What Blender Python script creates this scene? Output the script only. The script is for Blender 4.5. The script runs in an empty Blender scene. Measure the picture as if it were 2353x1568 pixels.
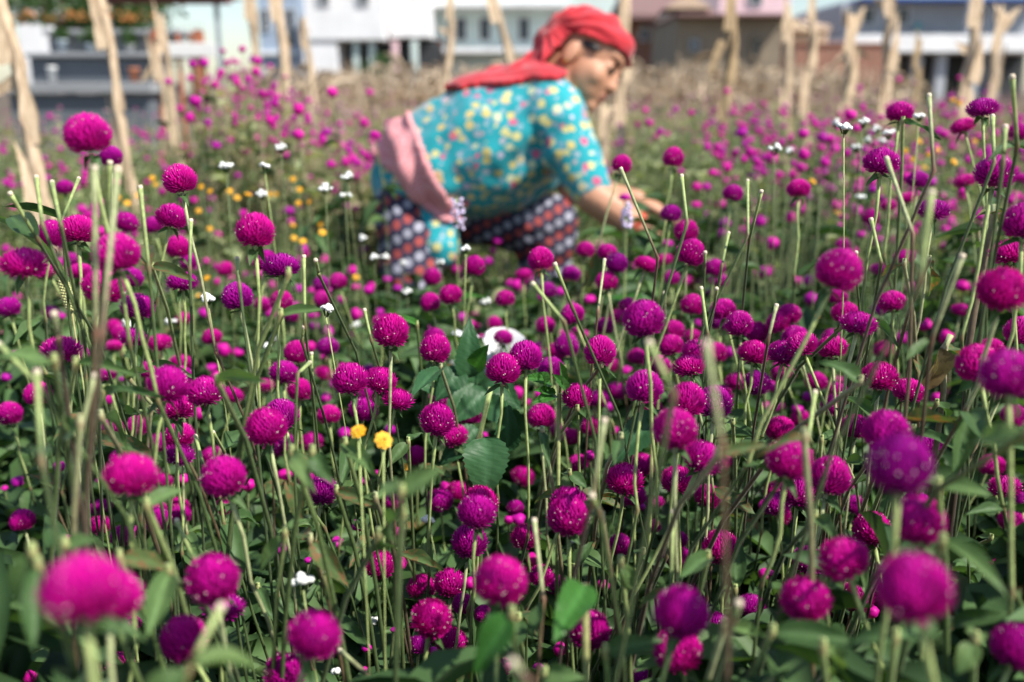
import bpy, bmesh, math, random
import numpy as np
from mathutils import Vector, Matrix, noise as mnoise

random.seed(7); rng = np.random.default_rng(7)
scene = bpy.context.scene
COL = scene.collection

# ------------------------------------------------------------------ camera, sky, sun, exposure
LENS, SENSOR = 35.0, 36.0
VW, VH = 2353.0, 1568.0                    # pixel frame used for reading positions off the photograph
FPX = VW * LENS / SENSOR
CH = 0.85                                  # camera height above the soil
HORIZON = 205.0
PITCH = math.atan((VH / 2 - HORIZON) / FPX)
cam_data = bpy.data.cameras.new('camera')
cam = bpy.data.objects.new('camera', cam_data); COL.objects.link(cam)
cam_data.lens = LENS; cam_data.sensor_width = SENSOR
cam_data.clip_start = 0.02; cam_data.clip_end = 600
cam.location = (0, 0, CH); cam.rotation_euler = (math.pi / 2 - PITCH, 0, 0)
cam_data.dof.use_dof = True; cam_data.dof.focus_distance = 0.80; cam_data.dof.aperture_fstop = 4.2
scene.camera = cam

SUN_EL, SUN_AZ = math.radians(50), math.radians(58)    # azimuth measured from behind the camera (-y) towards +x
sun_dir = Vector((math.sin(SUN_AZ) * math.cos(SUN_EL), -math.cos(SUN_AZ) * math.cos(SUN_EL), math.sin(SUN_EL)))
world = bpy.data.worlds.new('World'); scene.world = world; world.use_nodes = True
wn = world.node_tree.nodes; wl = world.node_tree.links
sky = wn.new('ShaderNodeTexSky'); sky.sky_type = 'NISHITA'; sky.sun_disc = False
sky.sun_elevation = SUN_EL; sky.sun_rotation = math.atan2(sun_dir.x, sun_dir.y)
sky.air_density = 1.0; sky.dust_density = 0.8; sky.ozone_density = 1.0
wl.new(sky.outputs[0], wn['Background'].inputs[0]); wn['Background'].inputs[1].default_value = 0.105
sl = bpy.data.lights.new('sun', 'SUN'); sl.energy = 4.3; sl.angle = math.radians(0.9); sl.color = (1.0, 0.95, 0.87)
so = bpy.data.objects.new('sun', sl); COL.objects.link(so)
so.rotation_euler = sun_dir.to_track_quat('Z', 'Y').to_euler()
scene.view_settings.view_transform = 'Standard'; scene.view_settings.look = 'None'
scene.view_settings.exposure = 0.72; scene.view_settings.gamma = 1.0
scene.cycles.max_bounces = 6; scene.cycles.transparent_max_bounces = 4
scene.cycles.use_denoising = True

# ------------------------------------------------------------------ pixel -> place
SP, CP = math.sin(PITCH), math.cos(PITCH)
CX = Vector((1, 0, 0)); CU = Vector((0, SP, CP)); CF = Vector((0, CP, -SP)); C0 = Vector((0, 0, CH))
def W(vx, vy, d):
    """point at camera depth d seen at pixel (vx, vy)"""
    return C0 + CF * d + CX * ((vx - VW / 2) / FPX * d) + CU * ((VH / 2 - vy) / FPX * d)
def at_y(vx, vy, Y):
    r = CF + CX * ((vx - VW / 2) / FPX) + CU * ((VH / 2 - vy) / FPX)
    return C0 + r * (Y / r.y)
def proj(p):
    q = Vector(p) - C0; d = q.dot(CF)
    return VW / 2 + q.dot(CX) / d * FPX, VH / 2 - q.dot(CU) / d * FPX, d
TX, TY = 588.25, 392.35
def tile(tc, tr, x, y):
    return tc * TX + x / 4.0, tr * TY + y / 4.0

# ------------------------------------------------------------------ material helpers
def new_mat(name):
    m = bpy.data.materials.new(name); m.use_nodes = True
    n = m.node_tree.nodes; b = n['Principled BSDF']
    return m, n, m.node_tree.links, b
def ramp(n, stops, interp='LINEAR'):
    r = n.new('ShaderNodeValToRGB'); cr = r.color_ramp; cr.interpolation = interp
    while len(cr.elements) < len(stops): cr.elements.new(0.5)
    for e, (p, c) in zip(cr.elements, stops):
        e.position = p; e.color = (*c, 1)
    return r
def mixc(n, l, fac, a, b, mode='MIX'):
    m = n.new('ShaderNodeMix'); m.data_type = 'RGBA'; m.blend_type = mode
    if isinstance(fac, (int, float)): m.inputs[0].default_value = fac
    else: l.new(fac, m.inputs[0])
    for i, v in ((6, a), (7, b)):
        if isinstance(v, tuple): m.inputs[i].default_value = (*v, 1)
        else: l.new(v, m.inputs[i])
    return m.outputs[2]
def mathn(n, l, op, a, b=None):
    m = n.new('ShaderNodeMath'); m.operation = op
    for i, v in enumerate((a, b)):
        if v is None: continue
        if isinstance(v, (int, float)): m.inputs[i].default_value = v
        else: l.new(v, m.inputs[i])
    return m.outputs[0]
def noise_tex(n, l, scale, detail=3, coord='Object', rough=0.55):
    tc = n.new('ShaderNodeTexCoord'); t = n.new('ShaderNodeTexNoise')
    t.inputs['Scale'].default_value = scale; t.inputs['Detail'].default_value = detail; t.inputs['Roughness'].default_value = rough
    l.new(tc.outputs[coord], t.inputs['Vector']); return t
def attr(n, name):
    a = n.new('ShaderNodeAttribute'); a.attribute_name = name; return a
def bump(n, l, b, h, strength=0.3, dist=0.01):
    k = n.new('ShaderNodeBump'); k.inputs['Strength'].default_value = strength; k.inputs['Distance'].default_value = dist
    l.new(h, k.inputs['Height']); l.new(k.outputs[0], b.inputs['Normal'])
def translucent(m, n, l, b, color, fac):
    t = n.new('ShaderNodeBsdfTranslucent'); mx = n.new('ShaderNodeMixShader'); mx.inputs[0].default_value = fac
    if isinstance(color, tuple): t.inputs[0].default_value = (*color, 1)
    else: l.new(color, t.inputs[0])
    out = n['Material Output']
    l.new(b.outputs[0], mx.inputs[1]); l.new(t.outputs[0], mx.inputs[2]); l.new(mx.outputs[0], out.inputs[0])
def plain(name, col, rough=0.8, var=0.12, scale=6.0, metallic=0.0):
    m, n, l, b = new_mat(name)
    t = noise_tex(n, l, scale, 5)
    dark = tuple(c * (1 - var) for c in col); light = tuple(min(1, c * (1 + var)) for c in col)
    r = ramp(n, [(0.3, dark), (0.7, light)]); l.new(t.outputs[0], r.inputs[0]); l.new(r.outputs[0], b.inputs['Base Color'])
    b.inputs['Roughness'].default_value = rough; b.inputs['Metallic'].default_value = metallic
    bump(n, l, b, t.outputs[0], 0.15, 0.01)
    return m

MAT = {}
# flower bracts: magenta to purple from head to head, paler towards each bract's tip
def head_mat(name, rnd_source):
    m, n, l, b = new_mat(name)
    faded = name.endswith('faded')
    if rnd_source == 'object':
        sc_ = n.new('ShaderNodeSeparateColor'); l.new(n.new('ShaderNodeObjectInfo').outputs['Color'], sc_.inputs[0]); rnd = sc_.outputs[0]
    else:
        rnd = attr(n, 'rnd').outputs['Fac']
    r = ramp(n, [(0.0, (0.66, 0.003, 0.31)), (0.45, (0.60, 0.003, 0.325)), (0.8, (0.52, 0.003, 0.33)), (1.0, (0.40, 0.003, 0.31))])
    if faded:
        for e, c_ in zip(r.color_ramp.elements, ((0.50, 0.12, 0.30), (0.42, 0.08, 0.27), (0.46, 0.20, 0.31), (0.36, 0.08, 0.25))): e.color = (*c_, 1)  # far heads: dried fading plus distance haze put into the colour
    l.new(rnd, r.inputs[0])
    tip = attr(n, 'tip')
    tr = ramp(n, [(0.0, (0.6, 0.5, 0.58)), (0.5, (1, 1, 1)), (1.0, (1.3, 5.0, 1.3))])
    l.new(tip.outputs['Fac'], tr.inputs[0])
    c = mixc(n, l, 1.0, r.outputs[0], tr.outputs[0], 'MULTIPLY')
    t = noise_tex(n, l, 2.5, 2); v = ramp(n, [(0.3, (0.86, 0.8, 0.9)), (0.7, (1.1, 1.0, 1.06))]); l.new(t.outputs[0], v.inputs[0])
    c = mixc(n, l, 1.0, c, v.outputs[0], 'MULTIPLY')
    l.new(c, b.inputs['Base Color']); b.inputs['Roughness'].default_value = 0.5
    b.inputs['Specular IOR Level'].default_value = 0.25
    b.inputs['Sheen Weight'].default_value = 0.04; b.inputs['Sheen Tint'].default_value = (1, 0.3, 0.8, 1)
    translucent(m, n, l, b, c, 0.22)
    return m
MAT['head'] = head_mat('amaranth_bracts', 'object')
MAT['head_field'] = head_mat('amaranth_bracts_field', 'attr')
MAT['head_faded'] = head_mat('amaranth_bracts_haze_faded', 'attr')
MAT['speck'] = plain('floret_cream', (0.78, 0.62, 0.58), 0.6, 0.1, 80)

def stem_mat(name, lo, mid, hi):
    m, n, l, b = new_mat(name)
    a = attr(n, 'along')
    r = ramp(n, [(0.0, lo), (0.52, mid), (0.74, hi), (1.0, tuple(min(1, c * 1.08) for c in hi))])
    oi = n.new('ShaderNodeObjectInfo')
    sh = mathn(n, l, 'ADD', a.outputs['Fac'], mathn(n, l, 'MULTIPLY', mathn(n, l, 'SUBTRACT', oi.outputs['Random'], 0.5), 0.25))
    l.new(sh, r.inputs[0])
    t = noise_tex(n, l, 220, 3); v = ramp(n, [(0.35, (0.72, 0.7, 0.68)), (0.65, (1.12, 1.12, 1.1))]); l.new(t.outputs[0], v.inputs[0])
    c = mixc(n, l, 1.0, r.outputs[0], v.outputs[0], 'MULTIPLY')
    nd = attr(n, 'node'); c = mixc(n, l, mathn(n, l, 'MULTIPLY', nd.outputs['Fac'], 0.6), c, (0.24, 0.09, 0.06))
    l.new(c, b.inputs['Base Color']); b.inputs['Roughness'].default_value = 0.6
    b.inputs['Sheen Weight'].default_value = 0.1
    bump(n, l, b, t.outputs[0], 0.25, 0.0004)
    return m
MAT['stem'] = stem_mat('stem_green', (0.035, 0.06, 0.018), (0.08, 0.13, 0.03), (0.32, 0.40, 0.135))  # lower stems darkened: undergrowth shade put into the colour
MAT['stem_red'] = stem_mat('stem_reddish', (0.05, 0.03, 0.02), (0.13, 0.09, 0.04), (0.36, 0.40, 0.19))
MAT['cut_tip'] = plain('cut_tip_tan', (0.62, 0.52, 0.38), 0.8, 0.15, 300)

def leaf_mat(name, base, spots=0.0, gloss=0.5, rnd='object', trans=0.3, brown=(0.22, 0.10, 0.05)):
    m, n, l, b = new_mat(name)
    if rnd == 'object': rv = n.new('ShaderNodeObjectInfo').outputs['Random']
    else: rv = attr(n, 'rnd').outputs['Fac']
    a = tuple(c * f for c, f in zip(base, (0.75, 0.82, 0.8))); c2 = tuple(c * f for c, f in zip(base, (1.45, 1.22, 1.25)))
    r = ramp(n, [(0.0, a), (0.55, base), (1.0, c2)]); l.new(rv, r.inputs[0])
    mid = attr(n, 'rib'); c = mixc(n, l, mathn(n, l, 'MULTIPLY', mid.outputs['Fac'], 0.55), r.outputs[0], tuple(min(1, x * 2.0 + 0.03) for x in base))
    t = noise_tex(n, l, 7, 4); v = ramp(n, [(0.3, (0.78, 0.8, 0.75)), (0.7, (1.15, 1.12, 1.1))]); l.new(t.outputs[0], v.inputs[0])
    c = mixc(n, l, 1.0, c, v.outputs[0], 'MULTIPLY')
    if spots > 0:
        t2 = noise_tex(n, l, 4.5, 5, rough=0.7); s = ramp(n, [(0.62 - spots * 0.12, (0, 0, 0)), (0.68 - spots * 0.12, (1, 1, 1))]); l.new(t2.outputs[0], s.inputs[0])
        c = mixc(n, l, s.outputs[0], c, brown)
    geo = n.new('ShaderNodeNewGeometry')
    c = mixc(n, l, mathn(n, l, 'MULTIPLY', geo.outputs['Backfacing'], 0.18), c, tuple(min(1, x * 1.9 + 0.02) for x in base))
    l.new(c, b.inputs['Base Color']); b.inputs['Roughness'].default_value = gloss
    b.inputs['Specular IOR Level'].default_value = 0.2; b.inputs['Sheen Weight'].default_value = 0.03
    vein = attr(n, 'vein'); bump(n, l, b, vein.outputs['Fac'], 0.5, 0.0005)
    tc = mixc(n, l, 1.0, c, (1.5, 1.7, 0.7), 'MULTIPLY')
    translucent(m, n, l, b, tc, trans)
    return m
MAT['leaf'] = leaf_mat('leaf_grey_green', (0.048, 0.098, 0.030), trans=0.25)
MAT['leaf_light'] = leaf_mat('leaf_pale', (0.085, 0.15, 0.048))
MAT['leaf_spot'] = leaf_mat('leaf_spotted', (0.062, 0.105, 0.034), 0.8)
MAT['leaf_dark'] = leaf_mat('leaf_dark_toothed', (0.022, 0.075, 0.026), 0, 0.45, trans=0.15)
MAT['leaf_bright'] = leaf_mat('leaf_bright_green', (0.032, 0.12, 0.018), 0, 0.33)
MAT['leaf_dry'] = leaf_mat('leaf_dry_brown', (0.24, 0.17, 0.08), 0.9, 0.7, brown=(0.08, 0.05, 0.03))
MAT['leaf_mass'] = leaf_mat('leaf_mass', (0.024, 0.058, 0.016), rnd='attr', trans=0.2)  # darkened albedo carries the shade of the leaves and heads above
MAT['leaf_pale_mass'] = leaf_mat('leaf_pale_mass', (0.22, 0.25, 0.13), rnd='attr', trans=0.25)
MAT['leaf_mid'] = leaf_mat('leaf_mid_mass', (0.052, 0.105, 0.033), rnd='attr', trans=0.25)
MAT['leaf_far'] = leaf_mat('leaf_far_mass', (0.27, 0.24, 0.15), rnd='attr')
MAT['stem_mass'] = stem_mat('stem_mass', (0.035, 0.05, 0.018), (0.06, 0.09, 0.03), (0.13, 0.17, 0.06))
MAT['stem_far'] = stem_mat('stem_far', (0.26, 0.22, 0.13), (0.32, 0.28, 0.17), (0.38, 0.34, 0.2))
MAT['white_petal'] = plain('white_petal', (0.82, 0.83, 0.78), 0.6, 0.06, 200)
MAT['lilac_petal'] = plain('lilac_petal', (0.66, 0.56, 0.76), 0.6, 0.1, 200)
MAT['yellow_petal'] = plain('yellow_petal', (0.80, 0.42, 0.015), 0.55, 0.15, 200)
MAT['yellow_eye'] = plain('orange_eye', (0.62, 0.2, 0.01), 0.7, 0.1, 200)
MAT['seed_green'] = plain('foxtail_seed', (0.45, 0.46, 0.2), 0.7, 0.15, 300)
MAT['bristle'] = plain('foxtail_bristle', (0.45, 0.27, 0.13), 0.7, 0.1, 300)

# ------------------------------------------------------------------ mesh helpers
def mesh_from(name, V, F, mats, midx=None, attrs=None, smooth=True):
    me = bpy.data.meshes.new(name)
    V = np.asarray(V, dtype=np.float32); 
    if isinstance(F, np.ndarray):
        k = F.shape[1]; nf = F.shape[0]
        me.vertices.add(len(V)); me.vertices.foreach_set('co', V.ravel())
        me.loops.add(nf * k); me.loops.foreach_set('vertex_index', F.astype(np.int32).ravel())
        me.polygons.add(nf); me.polygons.foreach_set('loop_start', np.arange(0, nf * k, k, dtype=np.int32))
        me.polygons.foreach_set('loop_total', np.full(nf, k, dtype=np.int32))
    else:
        me.from_pydata([tuple(v) for v in V.tolist()], [], F)
    for m in mats: me.materials.append(m)
    if midx is not None: me.polygons.foreach_set('material_index', np.asarray(midx, dtype=np.int32))
    if smooth: me.polygons.foreach_set('use_smooth', np.ones(len(me.polygons), dtype=bool))
    for k, v in (attrs or {}).items():
        a = me.attributes.new(k, 'FLOAT', 'POINT'); a.data.foreach_set('value', np.asarray(v, dtype=np.float32))
    me.update(calc_edges=True); me.validate()
    return me
def link(name, me, parent=None, loc=None, mw=None):
    o = bpy.data.objects.new(name, me); COL.objects.link(o)
    if parent is not None: o.parent = parent
    if mw is not None: o.matrix_basis = mw
    elif loc is not None: o.location = loc
    return o
def empty(name, loc):
    o = bpy.data.objects.new(name, None); COL.objects.link(o); o.location = loc; o.empty_display_size = 0.02; return o
def tag(o, label, cat, group=None, kind=None):
    o['label'] = label
    if cat: o['category'] = cat
    if group: o['group'] = group
    if kind: o['kind'] = kind
    return o
def structure(o): o['kind'] = 'structure'; return o
def frame_matrix(origin, xdir, updir, scale):
    x = Vector(xdir).normalized(); u = Vector(updir)
    y = u.cross(x)
    if y.length < 1e-4: y = Vector((0.3, 1, 0.2)).cross(x)
    y.normalize(); z = x.cross(y)
    M = Matrix((x, y, z)).transposed().to_4x4()
    s = scale if isinstance(scale, (tuple, list)) else (scale,) * 3
    return Matrix.Translation(origin) @ M @ Matrix.Diagonal((*s, 1))
def z_matrix(origin, zdir, scale, spin=0.0):
    q = Vector(zdir).to_track_quat('Z', 'Y')
    return Matrix.Translation(origin) @ q.to_matrix().to_4x4() @ Matrix.Rotation(spin, 4, 'Z') @ Matrix.Diagonal((scale, scale, scale, 1))

def ico(sub):
    bm = bmesh.new(); bmesh.ops.create_icosphere(bm, subdivisions=sub, radius=1.0)
    V = np.array([v.co[:] for v in bm.verts]); F = np.array([[v.index for v in f.verts] for f in bm.faces]); bm.free(); return V, F
ICO1 = ico(1); ICO2 = ico(2); ICO3 = ico(3)

def tube(points, radii, sides=6, along=None, cap=True):
    P = [Vector(p) for p in points]; n = len(P); V = []; A = []; F = []
    ref = Vector((0.37, 0.91, 0.18))
    for i, p in enumerate(P):
        t = (P[min(i + 1, n - 1)] - P[max(i - 1, 0)]).normalized()
        a = ref.cross(t)
        if a.length < 1e-3: a = Vector((1, 0, 0)).cross(t)
        a.normalize(); b = t.cross(a)
        for k in range(sides):
            w = 2 * math.pi * k / sides
            V.append(p + (a * math.cos(w) + b * math.sin(w)) * radii[i]); A.append(along[i] if along else i / (n - 1))
    for i in range(n - 1):
        for k in range(sides):
            k2 = (k + 1) % sides
            F.append((i * sides + k, i * sides + k2, (i + 1) * sides + k2, (i + 1) * sides + k))
    if cap:
        F.append(tuple(range(sides - 1, -1, -1))); F.append(tuple(range((n - 1) * sides, n * sides)))
    return V, F, A

# ---- flower head meshes (unit radius, base at z=0, axis +z)
def make_head(seed, hw, nb, spiky, specks, topd=1.0):
    r = random.Random(seed)
    V = []; F = []; M = []; T = []
    cv, cf = ICO2; off = 0
    h = hw
    for v in cv:
        z = v[2]; zz = z * h if z > 0 else z * h * 0.82
        V.append((v[0] * 0.76, v[1] * 0.76, zz * 0.80 + h * 0.82)); T.append(0.0)
    for f in cf: F.append(tuple(int(i) for i in f)); M.append(0)
    ga = math.pi * (3 - math.sqrt(5))
    for i in range(nb):
        u = (i + 0.5) / nb; z = -0.93 + u * 1.92; z = max(-0.95, min(0.995, z))
        rad = math.sqrt(max(0, 1 - z * z)); a = i * ga + r.uniform(-0.08, 0.08)
        n = Vector((math.cos(a) * rad, math.sin(a) * rad, z))
        hz = h if z > 0 else h * 0.82
        p = Vector((n.x * 0.77, n.y * 0.77, n.z * hz * 0.81 + h * 0.82))
        nn = Vector((n.x, n.y, n.z / max(0.4, h))).normalized()
        up = Vector((0, 0, 1)) - nn * nn.z
        if up.length < 0.05: up = Vector((math.cos(a), math.sin(a), 0))
        up.normalize()
        lift = spiky * (0.75 + 0.5 * r.random()) * (1.0 if z > -0.3 else 0.85)
        d = (up * (0.85 if z < 0.55 else 0.6) + nn * lift).normalized()
        side = d.cross(nn).normalized()
        L = (0.43 - 0.10 * max(0, z)) * r.uniform(0.86, 1.14); wd = 0.080 * r.uniform(0.85, 1.15)
        b = p - nn * 0.06
        k = len(V)
        V += [b - side * wd, b + side * wd, b + d * L * 0.45 + nn * 0.075, b + d * L * 0.5 - side * wd * 0.9, b + d * L * 0.5 + side * wd * 0.9, b + d * L + nn * 0.03]
        tt = r.uniform(0.62, 0.92)
        T += [0.1, 0.1, 0.5, 0.42, 0.42, tt]
        F += [(k, k + 2, k + 3), (k, k + 1, k + 2), (k + 1, k + 4, k + 2), (k + 3, k + 2, k + 5), (k + 2, k + 4, k + 5)]; M += [0] * 5
    for i in range(specks):
        z = r.uniform(-0.15, 0.95); a = r.uniform(0, 2 * math.pi); rad = math.sqrt(1 - z * z)
        n = Vector((math.cos(a) * rad, math.sin(a) * rad, z)); hz = h if z > 0 else h * 0.82
        p = Vector((n.x, n.y, n.z * hz + h * 0.82)) * 1.0
        p = Vector((n.x * 0.985, n.y * 0.985, n.z * hz * 0.985 + h * 0.82))
        s = r.uniform(0.018, 0.036); t1 = n.orthogonal().normalized(); t2 = n.cross(t1)
        k = len(V); ang = r.uniform(0, 6)
        for j in range(5):
            w = ang + j * 2 * math.pi / 5; V.append(p + (t1 * math.cos(w) + t2 * math.sin(w)) * s); T.append(0.5)
        V.append(p + n * s * 0.9); T.append(0.5); V.append(p - n * s * 1.4); T.append(0.5)
        for j in range(5):
            F.append((k + j, k + (j + 1) % 5, k + 5)); M.append(1); F.append((k + (j + 1) % 5, k + j, k + 6)); M.append(1)
    return mesh_from('head_%d' % seed, [tuple(v) for v in V], F, [MAT['head'], MAT['speck']], M, {'tip': T}, smooth=False)
HEADS = {'round': [(make_head(10 + i, 0.96 + 0.05 * i, 330, 0.56, 22), 0.96 + 0.05 * i) for i in range(3)],
         'dome': [(make_head(20 + i, 0.80 + 0.04 * i, 300, 0.60, 22), 0.80 + 0.04 * i) for i in range(3)],
         'flat': [(make_head(30 + i, 0.60 + 0.05 * i, 210, 0.62, 20), 0.60 + 0.05 * i) for i in range(2)],
         'bud': [(make_head(40 + i, 0.78 + 0.1 * i, 110, 0.55, 6), 0.78 + 0.1 * i) for i in range(2)]}

# ---- leaf meshes (unit length along +x, width along y set by second scale)
def make_leaf(seed, mat, droop=0.25, fold=0.25, shape='lance', teeth=0.0, curl=0.0, segs=9, cols=4, wav=0.03, quilt=0.0):
    r = random.Random(seed); V = []; F = []; rib = []; vein = []
    if teeth > 0: segs = 22; cols = 6
    ph = r.uniform(0, 6); side = r.uniform(-0.12, 0.12)
    for i in range(segs + 1):
        t = i / segs
        if shape == 'lance': w = math.sin(math.pi * min(1, t ** 0.8)) ** 0.85 * (1 - 0.25 * t)
        elif shape == 'ovate': w = (math.sin(math.pi * t ** 0.62)) ** 0.8
        elif shape == 'bract': w = (1 - t) ** 0.7 * min(1, 0.35 + t * 3.2)
        else: w = (1 - t ** 3) * (0.5 + 0.5 * min(1, t * 4))
        w = max(w, 0.02)
        for j in range(cols + 1):
            s = j / cols * 2 - 1
            ww = w * (1 + (teeth * (1 if (i % 2) else -1) * (0.4 + 0.6 * (abs(s) > 0.9)) if abs(s) > 0.9 else 0))
            y = s * 0.5 * ww
            z = -droop * t * t + fold * abs(y) + wav * math.sin(t * 9 + ph + s * 2) * abs(s) + curl * s * s * t * 0.3
            if quilt: z += quilt * math.sin(t * 34 - abs(s) * 7) * (1 - abs(s)) * abs(s) * 4
            V.append((t * (1 - 0.25 * droop * t), y + side * t * t, z)); rib.append(max(0, 1 - abs(s) * 4)); vein.append(0.5 + 0.5 * math.sin(t * 40 - abs(s) * 9))
    for i in range(segs):
        for j in range(cols):
            a = i * (cols + 1) + j
            F.append((a, a + 1, a + cols + 2, a + cols + 1))
    return mesh_from('leaf_%s_%d' % (shape, seed), V, F, [MAT[mat]], None, {'rib': rib, 'vein': vein})
LEAF = {}
for key, mat in (('leaf', 'leaf'), ('light', 'leaf_light'), ('spot', 'leaf_spot')):
    LEAF[key] = [make_leaf(100 + i, mat, random.Random(i).uniform(0.0, 0.5), random.Random(i + 9).uniform(0.1, 0.5), wav=0.02 + 0.02 * (i % 3)) for i in range(6)]
LEAF['bract'] = [make_leaf(140 + i, 'leaf', 0.2 + 0.3 * i, 0.3, 'bract', segs=5) for i in range(3)]
LEAF['tooth'] = [make_leaf(150 + i, 'leaf_dark', 0.15 + 0.15 * i, 0.15, 'ovate', teeth=0.055, quilt=0.0025) for i in range(3)]
LEAF['bright'] = [make_leaf(160 + i, 'leaf_bright', 0.2, 0.2, 'ovate', teeth=0.05, quilt=0.0025) for i in range(2)] 
LEAF['dry'] = [make_leaf(170 + i, 'leaf_dry', 0.5, 0.5, 'ovate', curl=0.8, wav=0.08) for i in range(2)]

def put_leaf(parent, kind, base, tip, width, up=None, name='leaf', i=None):
    base = Vector(base); d = Vector(tip) - base; L = d.length
    me = LEAF[kind][i if i is not None else random.randrange(len(LEAF[kind]))]
    up = up or Vector((random.uniform(-0.4, 0.4), random.uniform(-0.7, 0.1), 1))
    return link(name, me, parent, mw=frame_matrix(base - parent.location, d, up, (L, width, L)))

def plant_base(p, drift=0.05):
    g = 0.085; i = round(p.x / g); j = round((p.y + drift) / g); q = random.Random(i * 1009 + j * 9176)
    return Vector((i * g + q.uniform(-0.025, 0.025), max(0.3, j * g + q.uniform(-0.025, 0.025)), -0.015))
def stem_path(head_base, axis, root, L1, wob=0.006):
    p0 = Vector(head_base); p1 = p0 - Vector(axis) * L1; p2 = Vector(root)
    pts = []
    for i in range(5): pts.append(p0.lerp(p1, i / 4))
    c = Vector((p2.x, p2.y, max(0.12, p1.z - 0.14))).lerp(p1 - Vector(axis) * 0.13, 0.5)
    for i in range(1, 6):
        t = i / 5; pts.append(p1 * (1 - t) ** 2 + c * 2 * t * (1 - t) + p2 * t * t)
    for k in range(1, 9):
        pts[k] = pts[k] + Vector((random.uniform(-1, 1), random.uniform(-1, 1), 0)) * wob * (0.25 if k < 4 else 0.7)
    return pts, p1
def make_stem(name, parent, pts, r_top, r_bot, mat='stem', node_at=4):
    pts = list(pts)
    if 0 < node_at < len(pts) - 1:                           # two close rings keep the swelling and its colour short
        q = pts[node_at]; up_ = q + (pts[node_at - 1] - q).normalized() * 0.005; dn_ = q + (pts[node_at + 1] - q).normalized() * 0.006
        pts[node_at:node_at + 1] = [up_, q, dn_]; node_at += 1
    n = len(pts); rad = []; nodev = []; along = []
    for i in range(n):
        t = i / (n - 1); rr = r_top + (r_bot - r_top) * t
        if i == node_at: rr *= 1.4
        rad.append(rr); along.append(1 - t); nodev.append(0.8 if i == node_at else 0.0)
    rad[0] = r_top * 1.25
    V, F, A = tube([p - parent.location for p in pts], rad, 6, along)
    nd = []
    for i in range(n): nd += [nodev[i]] * 6
    me = mesh_from(name, [tuple(v) for v in V], F, [MAT[mat]], None, {'along': A, 'node': nd})
    return link(name, me, parent)

# ------------------------------------------------------------------ ground
def soil():
    n = 60; V = []; F = []
    xs = np.concatenate([np.linspace(-150, -8, 14), np.linspace(-7, 7, 33), np.linspace(8, 150, 14)])
    ys = np.concatenate([np.linspace(-20, -1, 6), np.linspace(-0.5, 14, 50), np.linspace(15, 260, 18)])
    for y in ys:
        for x in xs:
            z = 0.035 * mnoise.noise(Vector((x * 2.2, y * 2.2, 0))) if (abs(x) < 8 and y < 15) else 0
            V.append((x, y, z - 0.02))
    w = len(xs)
    F = np.array([(j * w + i, j * w + i + 1, (j + 1) * w + i + 1, (j + 1) * w + i) for j in range(len(ys) - 1) for i in range(w - 1)])
    m, nn, l, b = new_mat('soil')
    t = noise_tex(nn, l, 1.2, 8); r = ramp(nn, [(0.3, (0.06, 0.042, 0.028)), (0.55, (0.12, 0.088, 0.058)), (0.75, (0.20, 0.16, 0.10))])
    l.new(t.outputs[0], r.inputs[0]); l.new(r.outputs[0], b.inputs['Base Color']); b.inputs['Roughness'].default_value = 0.95
    bump(nn, l, b, t.outputs[0], 0.6, 0.05)
    structure(link('ground', mesh_from('ground', V, F, [m])))
soil()

# ------------------------------------------------------------------ buildings
def box_mesh(name, x0, x1, y0, y1, z0, z1, mat, bev=0.0):
    bm = bmesh.new(); bmesh.ops.create_cube(bm, size=1.0)
    for v in bm.verts:
        v.co = Vector(((x0 + x1) / 2 + v.co.x * (x1 - x0), (y0 + y1) / 2 + v.co.y * (y1 - y0), (z0 + z1) / 2 + v.co.z * (z1 - z0)))
    if bev > 0: bmesh.ops.bevel(bm, geom=list(bm.edges), offset=bev, segments=1, affect='EDGES')
    me = bpy.data.meshes.new(name); bm.to_mesh(me); bm.free(); me.materials.append(mat); return me
class Building:
    """front plane at distance Y; parts given by pixel boxes on that plane, pushed in front of or behind it"""
    def __init__(self, name, label, cat, Y, vx, group=None):
        self.Y = Y; b = at_y(vx, HORIZON, Y); self.o = empty(name, (b.x, Y, 0)); tag(self.o, label, cat, group)
    def px(self, x0, x1, y0, y1, dy=0):
        a = at_y(x0, y0, self.Y); b = at_y(x1, y1, self.Y); return a.x, b.x, b.z, a.z
    def part(self, name, x0, x1, y0, y1, front, back, mat, parent=None, to_ground=False, bev=0.02):
        X0, X1, Z0, Z1 = self.px(x0, x1, y0, y1)
        if to_ground: Z0 = 0.0
        l = self.o.location
        return link(name, box_mesh(name, X0 - l.x, X1 - l.x, front, back, Z0, Z1, MAT[mat], bev), parent or self.o)
    def window(self, x0, x1, y0, y1, pane='glass_dark', frame='frame_white', proud=-0.03):
        X0, X1, Z0, Z1 = self.px(x0, x1, y0, y1); l = self.o.location; f = max(0.05, (X1 - X0) * 0.08)
        bm = bmesh.new()
        for a, b, c, d in ((X0, X0 + f, Z0, Z1), (X1 - f, X1, Z0, Z1), (X0 + f, X1 - f, Z0, Z0 + f), (X0 + f, X1 - f, Z1 - f, Z1)):
            r = bmesh.ops.create_cube(bm, size=1.0)
            for v in r['verts']: v.co = Vector(((a + b) / 2 - l.x + v.co.x * (b - a), proud - 0.03 + v.co.y * 0.08, (c + d) / 2 + v.co.z * (d - c)))
        me = bpy.data.meshes.new('window'); bm.to_mesh(me); bm.free(); me.materials.append(MAT[frame])
        w = link('window', me, self.o)
        link('pane', box_mesh('pane', X0 + f - l.x, X1 - f - l.x, proud - 0.005, proud + 0.015, Z0 + f, Z1 - f, MAT[pane]), w)
        return w
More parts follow.
